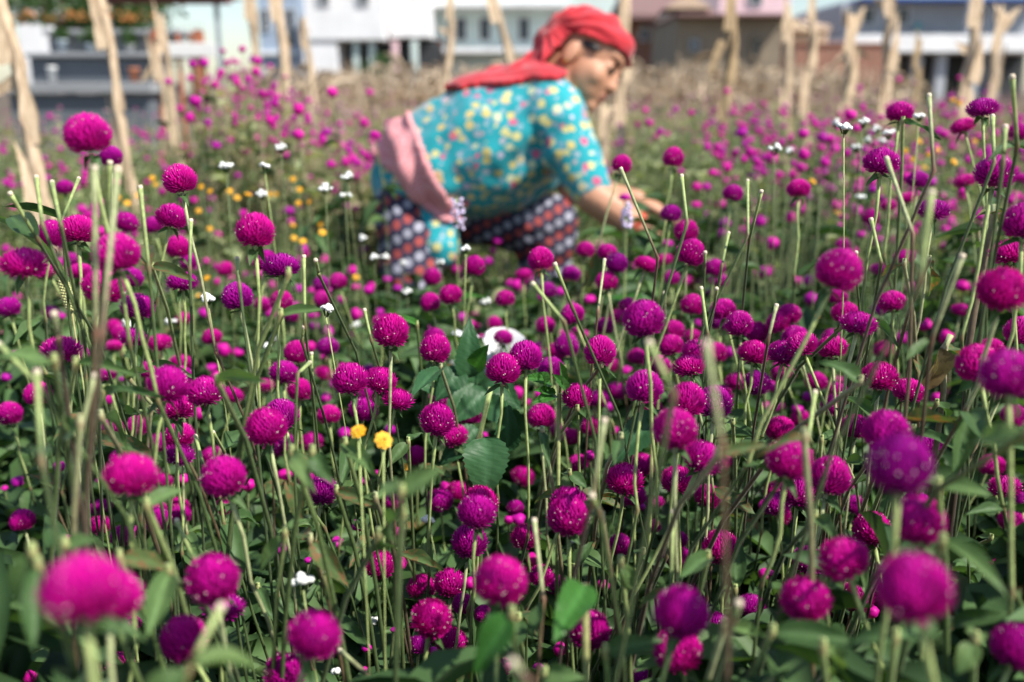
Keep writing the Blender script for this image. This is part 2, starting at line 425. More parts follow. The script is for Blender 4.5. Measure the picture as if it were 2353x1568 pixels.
for k, c, r in (('white_plaster', (0.80, 0.80, 0.80), 0.8), ('grey_plaster', (0.42, 0.44, 0.47), 0.85), ('blue_plaster', (0.34, 0.42, 0.53), 0.8),
                ('green_plaster', (0.60, 0.70, 0.66), 0.8), ('pink_plaster', (0.80, 0.55, 0.58), 0.8), ('olive_mud', (0.25, 0.20, 0.14), 0.9),
                ('roof_mauve', (0.22, 0.13, 0.12), 0.8), ('roof_blue', (0.05, 0.13, 0.42), 0.5), ('concrete', (0.27, 0.28, 0.29), 0.9),
                ('concrete_dark', (0.12, 0.135, 0.155), 0.9), ('steel_post', (0.30, 0.34, 0.38), 0.5), ('beam_maroon', (0.22, 0.09, 0.10), 0.6),
                ('rust_red', (0.42, 0.13, 0.06), 0.7), ('brick_plain', (0.40, 0.17, 0.10), 0.9), ('board_white', (0.80, 0.79, 0.76), 0.6),
                ('frame_white', (0.7, 0.7, 0.7), 0.6), ('lit_render', (0.62, 0.45, 0.32), 0.85), ('door_blue', (0.03, 0.10, 0.22), 0.5),
                ('terracotta', (0.45, 0.17, 0.09), 0.8), ('pot_white', (0.72, 0.72, 0.70), 0.5), ('pot_grey', (0.45, 0.52, 0.58), 0.5),
                ('room_shade', (0.035, 0.04, 0.045), 0.8), ('tile_teal', (0.05, 0.30, 0.32), 0.5), ('sack_cloth', (0.80, 0.80, 0.80), 0.7)):
    MAT[k] = plain(k, c, r, 0.10, 1.5 if c[0] > 0.2 else 3)
m, n_, l_, b_ = new_mat('glass_dark'); b_.inputs['Base Color'].default_value = (0.025, 0.04, 0.06, 1); b_.inputs['Roughness'].default_value = 0.08; MAT['glass_dark'] = m
m, n_, l_, b_ = new_mat('brick_courses')
bt = n_.new('ShaderNodeTexBrick'); tcn = n_.new('ShaderNodeTexCoord'); mp = n_.new('ShaderNodeMapping'); mp.inputs['Rotation'].default_value = (math.pi / 2, 0, 0)
l_.new(tcn.outputs['Object'], mp.inputs[0]); l_.new(mp.outputs[0], bt.inputs['Vector']); bt.inputs['Scale'].default_value = 4
bt.inputs['Color1'].default_value = (0.34, 0.13, 0.08, 1); bt.inputs['Color2'].default_value = (0.26, 0.11, 0.07, 1); bt.inputs['Mortar'].default_value = (0.35, 0.28, 0.22, 1)
l_.new(bt.outputs[0], b_.inputs['Base Color']); b_.inputs['Roughness'].default_value = 0.9; MAT['brick'] = m

# white two-storey block with a lit broad face and a shaded wing
B = Building('white_house', 'white rendered house with an open dark ground floor and pale columns', 'house', 44, 840)
B.part('wall', 693, 885, -90, 92, 0, 7, 'white_plaster')
B.part('side_wing', 886, 985, -70, 84, 0.9, 7, 'white_plaster')
B.part('ground_floor_wall', 778, 1000, 93, 175, 2.2, 6.8, 'room_shade', to_ground=True)  # near-black colour stands in for the shade of the open ground floor
B.part('ground_floor_wall', 693, 776, 93, 175, 0.1, 6.8, 'white_plaster', to_ground=True)
for cx in (815, 852, 905, 950): B.part('column', cx - 8, cx + 8, 93, 175, 0.3, 0.75, 'green_plaster' if cx != 905 else 'pink_plaster', to_ground=True)
B.window(730, 760, -40, 10); B.window(820, 850, -40, 10)
B = Building('blue_grey_house', 'narrow blue grey house behind the dry stalks beside the white house', 'house', 50, 640)
B.part('wall', 588, 690, -60, 150, 0, 8, 'blue_plaster', to_ground=True); B.part('sill_band', 586, 692, 118, 128, -0.25, -0.005, 'white_plaster')
B.window(600, 622, 20, 70); B.window(655, 682, 20, 110)
B = Building('pale_green_house', 'pale grey green house with small windows between the white house and the brick house', 'house', 48, 1150)
B.part('wall', 990, 1430, -80, 160, 0, 8, 'green_plaster', to_ground=True)
B.part('balcony_slab', 985, 1300, 10, 22, -1.3, -0.01, 'white_plaster'); B.part('balcony_slab', 1020, 1440, 112, 124, -1.0, -0.01, 'white_plaster')
for x in (1045, 1100, 1190, 1260, 1370): B.window(x, x + 28, 40, 95)
B.part('door', 985 + 15, 1018, 92, 170, -0.05, 0.1, 'rust_red', to_ground=True)
# brick house with a pitched roof
def prism_roof(B, x0, x1, y_eave, y_ridge, front, back, mat):
    X0, X1, Z0, Z1 = B.px(x0, x1, y_ridge, y_eave); l = B.o.location; my = (front + back) / 2
    V = [(X0 - l.x, front, Z0), (X1 - l.x, front, Z0), (X1 - l.x, back, Z0), (X0 - l.x, back, Z0), (X0 - l.x + 0.3, my, Z1), (X1 - l.x - 0.3, my, Z1),
         (X0 - l.x, front, Z0 - 0.15), (X1 - l.x, front, Z0 - 0.15), (X1 - l.x, back, Z0 - 0.15), (X0 - l.x, back, Z0 - 0.15)]
    F = [(0, 1, 5, 4), (2, 3, 4, 5), (1, 2, 5), (3, 0, 4), (6, 7, 1, 0), (7, 8, 2, 1), (8, 9, 3, 2), (9, 6, 0, 3), (9, 8, 7, 6)]
    return link('roof', mesh_from('roof', V, F, [MAT[mat]], smooth=False), B.o)
B = Building('brick_house', 'brick house with a mauve tiled roof, an orange gable and a pale round pillar', 'house', 36, 1520)
B.part('wall', 1440, 1640, 40, 160, 0, 6, 'brick', to_ground=True); r_ = prism_roof(B, 1425, 1640, 38, -30, -1.0, 6.5, 'roof_mauve')
gx0, gx1, gz0, gz1 = B.px(1515, 1622, -6, 26); gl = B.o.location
link('gable', mesh_from('gable', [(gx0 - gl.x, -1.3, gz0), (gx1 - gl.x, -1.3, gz0), ((gx0 + gx1) / 2 - gl.x, -1.3, gz1), (gx0 - gl.x, 1.5, gz0), (gx1 - gl.x, 1.5, gz0), ((gx0 + gx1) / 2 - gl.x, 1.5, gz1)],
     [(0, 1, 2), (5, 4, 3), (0, 3, 4, 1), (1, 4, 5, 2), (2, 5, 3, 0)], [MAT['lit_render']], smooth=False), B.o)
V_, F_, A_ = tube([Vector((at_y(1522, 100, 36).x - gl.x, -0.7, 0)), Vector((at_y(1522, 100, 36).x - gl.x, -0.7, at_y(1522, 38, 36).z))], [0.42, 0.40], 16)
link('pillar', mesh_from('pillar', [tuple(v) for v in V_], F_, [MAT['lit_render']]), B.o)
B.window(1470, 1492, 62, 95)
B = Building('pink_house', 'pale pink upper storey rising above the olive brown shed', 'house', 46, 1720)
B.part('wall', 1655, 1815, -70, 40, 0, 6, 'pink_plaster', to_ground=True); B.part('roof_slab', 1650, 1822, -78, -71, -0.4, 6.4, 'white_plaster')
B.window(1722, 1752, -30, 12)
B = Building('olive_shed', 'low olive brown mud walled shed with a slit window', 'shed', 28, 1680)
B.part('wall', 1557, 1800, 42, 190, 0, 5, 'olive_mud', to_ground=True); B.part('roof_slab', 1550, 1806, 34, 41.5, -0.5, 5.3, 'roof_mauve')
B.window(1727, 1748, 85, 135, proud=-0.02, frame='olive_mud'); B.window(1585, 1605, 92, 118, proud=-0.02, frame='steel_post')
B = Building('brick_wall', 'reddish brown brick boundary wall between the shed and the blue roofed house', 'wall', 24, 1880)
B.part('wall', 1801, 2040, 104, 200, 0, 0.25, 'brick', to_ground=True); B.part('coping', 1799, 2042, 99, 103.6, -0.05, 0.3, 'brick_plain')
B = Building('tan_hut', 'small tan hut with a sloping roof behind the brick boundary wall', 'hut', 30, 1850)
B.part('wall', 1822, 1895, 60, 190, 0, 3, 'lit_render', to_ground=True); prism_roof(B, 1815, 1902, 60, 40, -0.3, 3.3, 'lit_render')
B = Building('blue_roofed_house', 'grey house with a blue roof edge, white balcony slab and dark columned ground floor', 'house', 38, 2200)
B.part('wall', 1965, 2420, 0, 78, 1.4, 8, 'grey_plaster'); B.part('roof', 1990, 2440, -8, -0.3, 0.2, 8.6, 'roof_blue')
B.part('balcony_slab', 1955, 2430, 82, 121, -0.3, 8, 'white_plaster'); B.part('balcony_floor', 1957, 2428, 78.4, 81.6, -0.2, 8, 'concrete')
B.part('ground_floor_wall', 1965, 2420, 121.5, 215, 2.4, 8, 'room_shade', to_ground=True)  # set-back wall, shade behind the columns painted in as near-black
for cx in (1990, 2030, 2110, 2165, 2240, 2290): B.part('column', cx - 7, cx + 7, 121.5, 215, 0.1, 0.5, 'grey_plaster', to_ground=True)
B.part('door', 2300, 2332, 125, 200, 2.25, 2.38, 'door_blue', to_ground=True); B.part('door', 2060, 2090, 130, 200, 2.25, 2.38, 'concrete_dark', to_ground=True)
for a, b in ((2088, 2122), (2270, 2300), (2010, 2040)): B.window(a, b, 10, 52, proud=1.36)
B.part('curtain_cloth', 2130, 2142, 48, 68, 1.0, 1.1, 'tile_teal'); B.part('post', 2228, 2246, -8, 78, -0.15, 0.15, 'white_plaster')

# left: terraced planter wall, rust-red gate, carport
B = Building('terraced_planter_wall', 'grey concrete planter wall stepping up in ledges behind the field', 'wall', 6.6, 200)
B.part('lower_wall', 20, 352, 216, 330, 0, 0.18, 'concrete_dark', to_ground=True, bev=0.006)
B.part('lower_ledge', 15, 356, 190, 215, -0.05, 0.5, 'concrete', bev=0.006)
B.part('middle_wall', 20, 352, 130, 189, 0.28, 0.42, 'concrete_dark', bev=0.006)
B.part('middle_ledge', 18, 354, 118, 129.5, 0.22, 0.75, 'concrete', bev=0.006)
B.part('upper_wall', 20, 352, 72, 117, 0.55, 0.7, 'concrete', bev=0.006)
B.part('top_ledge', 16, 356, 58, 71, 0.48, 0.95, 'concrete', bev=0.006)
def pot(label, vx, vy_base, Y, h, r, mat, plantc=None, group='pots along the planter ledges'):
    p = at_y(vx, vy_base, Y); o = empty('plant_pot', p); tag(o, label, 'pot', group)
    prof = [(0.0, 0), (r * 0.72, 0), (r * 0.95, h * 0.8), (r * 1.08, h * 0.82), (r * 1.08, h), (r * 0.92, h), (r * 0.88, h * 0.9), (0, h * 0.88)]
    V = []; F = []; s = 14
    for (q, z) in prof:
        for k in range(s): V.append((q * math.cos(2 * math.pi * k / s), q * math.sin(2 * math.pi * k / s), z))
    for i in range(len(prof) - 1):
        for k in range(s): F.append((i * s + k, i * s + (k + 1) % s, (i + 1) * s + (k + 1) % s, (i + 1) * s + k))
    link('body', mesh_from('pot', V, F, [MAT[mat]]), o)
    if plantc: link('foliage', leaf_ball(plantc[0], plantc[1], 70, plantc[2], plantc[3]), o, loc=(0, 0, h + plantc[1] * 0.6))
def leaf_ball(seed, R, n, lsize, mat, flat=1.0):
    r = np.random.default_rng(seed); V = []; F = []; rnd = []
    for i in range(n):
        d = r.normal(size=3); d /= np.linalg.norm(d); p = d * R * r.uniform(0.3, 1.0); p[2] *= flat
        a = r.normal(size=3); a /= np.linalg.norm(a); b = np.cross(a, r.normal(size=3)); b /= np.linalg.norm(b)
        k = len(V); V += [p - a * lsize, p - b * lsize * 0.4, p + a * lsize, p + b * lsize * 0.4]; F.append((k, k + 1, k + 2, k + 3)); rnd += [r.random()] * 4
    return mesh_from('leafball', V, np.array(F), [MAT[mat]], None, {'rnd': rnd}, smooth=False)
MAT['orange_bloom'] = plain('orange_bloom', (0.55, 0.20, 0.05), 0.7, 0.3, 30)
MAT['shrub_leaf'] = leaf_mat('shrub_leaf', (0.05, 0.10, 0.035), rnd='attr')
pot('white bottle shaped pot on the lower planter ledge', 122, 189, 6.75, 0.10, 0.03, 'pot_white')
pot('round terracotta pot on the lower planter ledge', 310, 189, 6.75, 0.09, 0.035, 'terracotta')
pot('pale blue grey pot on the middle planter ledge', 145, 118, 7.05, 0.075, 0.035, 'pot_grey', (3, 0.05, 0.03, 'shrub_leaf'))
pot('grey pot with leafy green plant on the middle planter ledge', 210, 118, 7.05, 0.05, 0.035, 'pot_grey', (4, 0.07, 0.035, 'shrub_leaf'))
pot('small white pot on the middle ledge beside the gate', 300, 118, 7.05, 0.05, 0.03, 'pot_white', (5, 0.06, 0.03, 'shrub_leaf'))
pot('white square shouldered pot low on the bottom ledge', 78, 215, 6.58, 0.06, 0.03, 'pot_white')
for i, vx in enumerate((60, 108, 175, 232, 290, 335)):
    p = at_y(vx, 58, 7.3); o = empty('ledge_flower_plant', p)
    tag(o, 'low orange flowering plant growing on the top planter ledge', 'plant', 'orange plants on the top ledge')
    link('foliage', leaf_ball(60 + i, 0.075, 70, 0.028, 'shrub_leaf', 0.6), o, loc=(0, 0, 0.045)); link('bloom', leaf_ball(70 + i, 0.085, 45, 0.02, 'orange_bloom', 0.55), o, loc=(0, -0.01, 0.055))
B = Building('red_gate', 'rust red metal gate with spikes on top and a white board across it', 'gate', 6.9, 420)
for a, b in ((372, 401), (402, 431), (432, 461)): B.part('panel', a, b, 76, 330, 0, 0.02, 'rust_red', to_ground=True, bev=0.004)
B.part('frame', 366, 371.5, 70, 330, -0.02, 0.05, 'rust_red', to_ground=True, bev=0.004); B.part('frame', 461.5, 467, 70, 330, -0.02, 0.05, 'rust_red', to_ground=True, bev=0.004)
for k in range(9): B.part('spike', 373 + k * 11, 376 + k * 11, 50, 75.6, 0.0, 0.012, 'steel_post', bev=0.002)
B.part('white_board', 376, 500, 99, 131, -0.04, -0.022, 'board_white', bev=0.003)
B = Building('carport', 'carport with a maroon roof beam and a thin grey post', 'carport', 8.6, 480)
B.part('roof_beam', 245, 528, -6, 9, -0.05, 0.08, 'beam_maroon', bev=0.006); B.part('post', 500, 510, 9.3, 250, -0.02, 0.03, 'steel_post', to_ground=True, bev=0.004)
B.part('roof_sheet', 240, 530, -11, -6.3, -0.3, 0.35, 'roof_mauve', bev=0.004); B.part('post', 252, 260, 9.3, 250, -0.02, 0.03, 'steel_post', to_ground=True, bev=0.004)
B = Building('white_wall_block', 'white painted wall block behind the leafy trees', 'wall', 20, 70)
B.part('wall', 25, 112, -60, 28, 0, 2, 'white_plaster', to_ground=True); B.window(55, 80, -30, 8)

def tree(name, label, vx, Y, h, R, seed, group=None):
    b = at_y(vx, HORIZON, Y); o = empty(name, (b.x, Y, 0)); tag(o, label, 'tree', group)
    r = random.Random(seed); V = []; F = []
    limbs = []
    top = Vector((r.uniform(-.2, .2), 0, h * 0.75)); pts = [Vector((0, 0, 0)), Vector((0.05, 0, h * 0.3)), Vector((-0.03, 0.02, h * 0.5)), top]
    v, f, _ = tube(pts, [h * 0.03, h * 0.024, h * 0.018, h * 0.006], 8); V += v; F += f
    for i in range(7):
        a = r.uniform(0, 6.28); s = pts[1].lerp(pts[3], r.uniform(0.1, 0.8)); e = s + Vector((math.cos(a), math.sin(a), 0.7)) * R * 0.6; limbs.append(e)
        v, f, _ = tube([s, s.lerp(e, 0.5) + Vector((0, 0, -0.03)), e], [h * 0.012, h * 0.009, h * 0.004], 5); k = len(V); V += v; F += [tuple(q + k for q in t) for t in f]
    link('trunk', mesh_from('trunk', [tuple(q) for q in V], F, [MAT['roof_mauve']]), o)
    g = np.random.default_rng(seed); VV = []; FF = []; rnd = []
    for c in limbs + [top]:
        cr = R * r.uniform(0.3, 0.5)
        for i in range(220):
            d = g.normal(size=3); d /= np.linalg.norm(d); p = np.array(c) + d * cr * g.uniform(0.4, 1.1) * np.array([1.2, 1.2, 0.8])
            a = g.normal(size=3); a /= np.linalg.norm(a); q = np.cross(a, g.normal(size=3)); q /= np.linalg.norm(q); s = R * 0.06
            k = len(VV); VV += [p - a * s, p - q * s * 0.5, p + a * s, p + q * s * 0.5]; FF.append((k, k + 1, k + 2, k + 3)); rnd += [g.random()] * 4
    link('crown', mesh_from('crown', VV, np.array(FF), [MAT['shrub_leaf']], None, {'rnd': rnd}, smooth=False), o)
tree('leafy_tree', 'small leafy tree behind the planter wall next to the white wall block', 155, 12, 2.5, 0.9, 5)
tree('leafy_tree', 'broad leafy tree under the carport roof beam behind the planter wall', 290, 13, 2.6, 1.1, 6)
tree('leafy_tree', 'low green tree at the open ground floor of the white house', 880, 42, 2.6, 0.9, 8)

# ------------------------------------------------------------------ dry corn
def corn_mat(name, c0, c1):
    m, n, l, b = new_mat(name)
    t = noise_tex(n, l, 30, 4); mp = n.new('ShaderNodeMapping'); mp.inputs['Scale'].default_value = (3, 3, 0.25)
    tc = n.new('ShaderNodeTexCoord'); l.new(tc.outputs['Object'], mp.inputs[0]); l.new(mp.outputs[0], t.inputs['Vector'])
    r = ramp(n, [(0.3, c0), (0.7, c1)]); l.new(t.outputs[0], r.inputs[0]); l.new(r.outputs[0], b.inputs['Base Color']); b.inputs['Roughness'].default_value = 0.7
    bump(n, l, b, t.outputs[0], 0.4, 0.01); translucent(m, n, l, b, r.outputs[0], 0.12); return m
MAT['corn'] = corn_mat('dry_corn', (0.40, 0.28, 0.17), (0.68, 0.53, 0.36))
MAT['corn_dark'] = corn_mat('dry_corn_dark', (0.22, 0.15, 0.08), (0.48, 0.34, 0.18))
MAT['straw'] = corn_mat('dry_straw', (0.50, 0.38, 0.26), (0.72, 0.58, 0.42))
def husk(o, p, d, L, w, seed, mat='corn', name='husk_leaf'):
    r = random.Random(seed); V = []; F = []; n = 9; d = Vector(d).normalized(); sd = d.cross(Vector((0.2, -1, 0.1))).normalized(); nn = sd.cross(d)
    tw = r.uniform(-1.2, 1.2); dr = r.uniform(0.0, 0.25)
    for i in range(n):
        t = i / (n - 1); ww = w * 0.5 * (1.0 - 0.93 * t ** 1.6) * (1 + 0.25 * r.uniform(-1, 1))
        c = Vector(p) + d * L * t + Vector((0, 0, -1)) * dr * L * t * t; a = tw * t
        s = sd * math.cos(a) + nn * math.sin(a); q = -sd * math.sin(a) + nn * math.cos(a)
        for k, e in ((-1, 0.25), (-0.5, 0.05), (0, 0.22 + 0.1 * r.random()), (0.5, 0.02), (1, 0.3)): V.append(c + s * k * ww + q * e * ww)
    for i in range(n - 1):
        for k in range(4): F.append((i * 5 + k, i * 5 + k + 1, i * 5 + k + 6, i * 5 + k + 5))
    link(name, mesh_from(name, [tuple(v) for v in V], F, [MAT[mat]]), o)
def corn(x0, y0, x1, y1, w, d, label, leaves=(), mat='corn', seed=0):
    """stalk seen from (x0,y0) above down to (x1,y1); carried on to the soil"""
    top = W(x0, y0, d); low = W(x1, y1, d); r_ = w / FPX * d * 0.5; r = random.Random(seed)
    dirv = (top - low); base = low - dirv * (low.z / dirv.z); top = low + dirv * 1.15
    o = empty('corn_stalk', base); tag(o, label, 'corn stalk', 'dry corn stalks left standing in the field')
    pts = []; rad = []; n = 15
    for i in range(n):
        t = i / (n - 1); pts.append(base.lerp(top, t) - base + Vector((r.uniform(-1, 1), r.uniform(-1, 1), 0)) * r_ * 0.35); rad.append(r_ * (1.05 - 0.25 * t) * (0.8 if i % 3 else 1.0) * r.uniform(0.85, 1.1))
    V, F, A = tube(pts, rad, 9); link('stalk', mesh_from('stalk', [tuple(v) for v in V], F, [MAT[mat]]), o)
    L = (top - base).length
    for k in range(4):                                            # sheaths hugging the stalk
        t = 0.35 + 0.17 * k; p = base.lerp(top, t) - base; husk(o, p + Vector((r_ * 0.5 * (-1) ** k, -r_ * 0.6, 0)), dirv * 1.0 + Vector((0.05 * (-1) ** k, -0.05, 0)) * dirv.length, 0.26, r_ * 1.9, seed * 7 + k, mat, 'sheath')
    for (lx, ly, tx, ty, lw) in leaves:
        a = W(lx, ly, d) - base; b = W(tx, ty, d) - base; husk(o, a, b - a, (b - a).length * 1.1, lw / FPX * d, seed + int(lx), mat)
corn(18, 60, 108, 480, 42, 2.3, 'thick dry corn stalk standing alone in front of the planter wall, tilted', [(60, 180, -30, 210, 40), (20, 70, -20, -30, 40)], seed=1)
corn(238, 40, 285, 330, 27, 3.2, 'dry corn stalk with a forked top in front of the planter wall', [(245, 30, 205, -30, 30), (270, 250, 292, 320, 22)], seed=2)
corn(362, 130, 388, 300, 20, 4.2, 'short dry corn stalk with a broken leaf just beside the red gate', [(360, 150, 325, 178, 26)], seed=3)
corn(374, 70, 402, 300, 17, 4.4, 'thin dry corn stalk standing in front of the red gate', [(372, 80, 345, 110, 16)], seed=4)
corn(576, -20, 586, 190, 20, 4.5, 'straight dry corn stalk between the carport and the blue grey house', [(578, 10, 592, 70, 18)], seed=5)
corn(636, -20, 656, 190, 26, 4.2, 'stout dry corn stalk in front of the blue grey house', [(640, 10, 618, -40, 30), (650, 100, 668, 150, 18)], seed=6)
corn(700, 60, 716, 190, 14, 5.5, 'slim short corn stalk at the corner of the white house', [(704, 80, 690, 40, 16)], seed=7)
corn(1128, -20, 1172, 150, 22, 4.4, 'leaning dry corn stalk rising just behind the woman\'s back', [(1130, 0, 1120, -40, 26)], seed=8)
corn(1040, -20, 1028, 150, 16, 5.0, 'spindly corn stalk in front of the pale green house', [(1032, 80, 1008, 60, 16)], seed=9)
corn(1440, 10, 1432, 160, 24, 4.6, 'pale corn stalk with a husk rising behind the red headscarf', [(1425, 60, 1440, -6, 34)], seed=10)
corn(1682, 15, 1664, 300, 26, 4.2, 'dry corn stalk with a drooping husk in front of the olive shed', [(1660, 95, 1630, 170, 24), (1685, 30, 1668, 90, 22)], 'corn_dark', seed=11)
corn(1390, 270, 1380, 420, 17, 3.6, 'pale broken corn stalk behind the woman\'s chin', [(1392, 262, 1420, 240, 16)], seed=12)
corn(1812, 40, 1806, 215, 22, 5.0, 'dry corn stalk with a ragged top next to the tan hut', [(1808, 60, 1790, 70, 26), (1812, 50, 1880, 70, 24)], seed=13)
corn(1872, -10, 1852, 215, 22, 5.0, 'straight dry corn stalk in front of the tan hut', [(1862, 60, 1880, 65, 20)], seed=14)
corn(1956, 60, 1945, 220, 28, 4.6, 'bushy dry corn stalk with upright husks in front of the brick boundary wall', [(1952, 80, 1985, 20, 32), (1955, 110, 1995, 130, 24), (1950, 60, 1940, 25, 28)], seed=15)
corn(2050, -20, 2032, 240, 28, 4.4, 'tall dry corn stalk at the end of the brick boundary wall', [(2048, 20, 2010, -10, 28)], seed=16)
corn(2246, 0, 2214, 260, 34, 4.0, 'thick dry corn stalk before the white post of the blue roofed house', [(2235, 60, 2252, 0, 36), (2225, 120, 2198, 95, 26)], seed=17)
corn(2300, 60, 2262, 260, 24, 4.2, 'forked dry corn stalk before the blue door', [(2295, 70, 2345, 10, 26), (2300, 60, 2285, -10, 36)], seed=18)
corn(2110, 110, 2098, 230, 16, 5.6, 'short thin corn stalk before the dark columned ground floor', [(2108, 120, 2120, 90, 16)], 'corn_dark', seed=19)

# ------------------------------------------------------------------ woman bending to pick flowers
PD = 2.40                                   # her distance
SC = FPX / PD
def ellipsoid_into(bm, c, axes, radii, sub=2):
    V, F = ICO2 if sub == 2 else ICO3
    vs = [bm.verts.new(Vector(c) + axes[0] * (v[0] * radii[0]) + axes[1] * (v[1] * radii[1]) + axes[2] * (v[2] * radii[2])) for v in V]
    for f in F: bm.faces.new([vs[i] for i in f])
AX = (Vector((1, 0, 0)), Vector((0, 1, 0)), Vector((0, 0, 1)))
def chain(bm, pts, squash=None):
    """pts: (point, radius) joined by closely spaced balls"""
    for (p, r), (q, s) in zip(pts[:-1], pts[1:]):
        n = max(2, int((q - p).length / (min(r, s) * 0.3)) + 1)
        for i in range(n + 1):
            t = i / n; rr = r + (s - r) * t; ellipsoid_into(bm, p.lerp(q, t), AX, (rr, rr * (squash or 1), rr))
def solidify_union(name, bm, voxel, smooth_it=6, fac=0.5):
    me = bpy.data.meshes.new(name + '_raw'); bm.to_mesh(me); bm.free()
    o = bpy.data.objects.new(name + '_raw', me); COL.objects.link(o)
    m = o.modifiers.new('r', 'REMESH'); m.mode = 'VOXEL'; m.voxel_size = voxel
    s = o.modifiers.new('s', 'SMOOTH'); s.iterations = smooth_it; s.factor = fac
    dg = bpy.context.evaluated_depsgraph_get(); out = bpy.data.meshes.new_from_object(o.evaluated_get(dg)); out.name = name
    bpy.data.objects.remove(o); bpy.data.meshes.remove(me)
    out.polygons.foreach_set('use_smooth', np.ones(len(out.polygons), dtype=bool))
    return out
def displace(me, fn):
    me.update(); N = [v.normal.copy() for v in me.vertices]
    for v, nn in zip(me.vertices, N): v.co = v.co + nn * fn(v.co, nn)
    me.update()
def P(vx, vy, dd=0.0): return W(vx, vy, PD + dd)

# skin
m, n, l, b = new_mat('skin')
t = noise_tex(n, l, 9, 4); r = ramp(n, [(0.3, (0.49, 0.24, 0.14)), (0.7, (0.54, 0.27, 0.16))]); l.new(t.outputs[0], r.inputs[0]); l.new(r.outputs[0], b.inputs['Base Color'])
b.inputs['Roughness'].default_value = 0.55; b.inputs['Subsurface Weight'].default_value = 0.12; b.inputs['Subsurface Radius'].default_value = (0.02, 0.008, 0.004); MAT['skin'] = m
MAT['lip'] = plain('lip', (0.42, 0.13, 0.10), 0.45, 0.05); MAT['hair'] = plain('hair_black', (0.02, 0.015, 0.013), 0.5, 0.2, 60)
MAT['gold'] = plain('earring_gold', (0.75, 0.5, 0.15), 0.3, 0.05, 5, 1.0); MAT['thread_red'] = plain('red_thread', (0.6, 0.05, 0.03), 0.7, 0.1, 90)
# red cotton
m, n, l, b = new_mat('red_cotton'); t = noise_tex(n, l, 14, 5)
r = ramp(n, [(0.3, (0.42, 0.008, 0.018)), (0.7, (0.56, 0.014, 0.026))]); l.new(t.outputs[0], r.inputs[0]); l.new(r.outputs[0], b.inputs['Base Color'])
b.inputs['Roughness'].default_value = 0.85; b.inputs['Sheen Weight'].default_value = 0.3; bump(n, l, b, t.outputs[0], 0.25, 0.01); MAT['red_cotton'] = m
# teal cotton with small flowers
m, n, l, b = new_mat('teal_print'); tc = n.new('ShaderNodeTexCoord')
base_n = noise_tex(n, l, 5, 4); base_r = ramp(n, [(0.3, (0.0, 0.25, 0.29)), (0.7, (0.004, 0.33, 0.37))]); l.new(base_n.outputs[0], base_r.inputs[0]); c = base_r.outputs[0]
wob = noise_tex(n, l, 60, 2); vadd = n.new('ShaderNodeVectorMath'); vadd.operation = 'MULTIPLY_ADD'
l.new(wob.outputs['Color'], vadd.inputs[0]); vadd.inputs[1].default_value = (0.012, 0.012, 0.012); l.new(tc.outputs['Object'], vadd.inputs[2])
def dots(c, scale, thr, stops, off):
    v = n.new('ShaderNodeTexVoronoi'); v.inputs['Scale'].default_value = scale; v.inputs['Randomness'].default_value = 0.85
    mp = n.new('ShaderNodeMapping'); mp.inputs['Location'].default_value = (off, off * 1.7, off * 0.3); l.new(vadd.outputs[0], mp.inputs[0]); l.new(mp.outputs[0], v.inputs['Vector'])
    inside = mathn(n, l, 'LESS_THAN', v.outputs['Distance'], thr); rr = ramp(n, stops, 'CONSTANT')
    sp = n.new('ShaderNodeSeparateColor'); l.new(v.outputs['Color'], sp.inputs[0]); l.new(sp.outputs[0], rr.inputs[0])
    keep = mathn(n, l, 'LESS_THAN', sp.outputs[1], 0.85); c = mixc(n, l, mathn(n, l, 'MULTIPLY', inside, keep), c, rr.outputs[0])
    core = mathn(n, l, 'LESS_THAN', v.outputs['Distance'], thr * 0.38); cr = mathn(n, l, 'GREATER_THAN', sp.outputs[2], 0.5)
    return mixc(n, l, mathn(n, l, 'MULTIPLY', mathn(n, l, 'MULTIPLY', core, cr), keep), c, (0.75, 0.28, 0.10))
c = dots(c, 50, 0.38, [(0.0, (0.12, 0.30, 0.38)), (0.5, (0.20, 0.36, 0.42)), (0.8, (0.35, 0.40, 0.45))], 3.1)
c = dots(c, 38, 0.40, [(0.0, (0.60, 0.55, 0.22)), (0.35, (0.55, 0.58, 0.36)), (0.58, (0.58, 0.48, 0.16)), (0.74, (0.58, 0.10, 0.20)), (0.93, (0.45, 0.42, 0.52))], 0.0)
l.new(c, b.inputs['Base Color']); b.inputs['Roughness'].default_value = 0.85; b.inputs['Sheen Weight'].default_value = 0.2; MAT['teal_print'] = m
# pink checked sash
m, n, l, b = new_mat('pink_check'); tc = n.new('ShaderNodeTexCoord'); ck = n.new('ShaderNodeTexChecker'); ck.inputs['Scale'].default_value = 150
l.new(tc.outputs['Object'], ck.inputs['Vector']); ck.inputs[1].default_value = (0.66, 0.20, 0.22, 1); ck.inputs[2].default_value = (0.72, 0.38, 0.38, 1)
l.new(ck.outputs[0], b.inputs['Base Color']); b.inputs['Roughness'].default_value = 0.9; MAT['pink_check'] = m
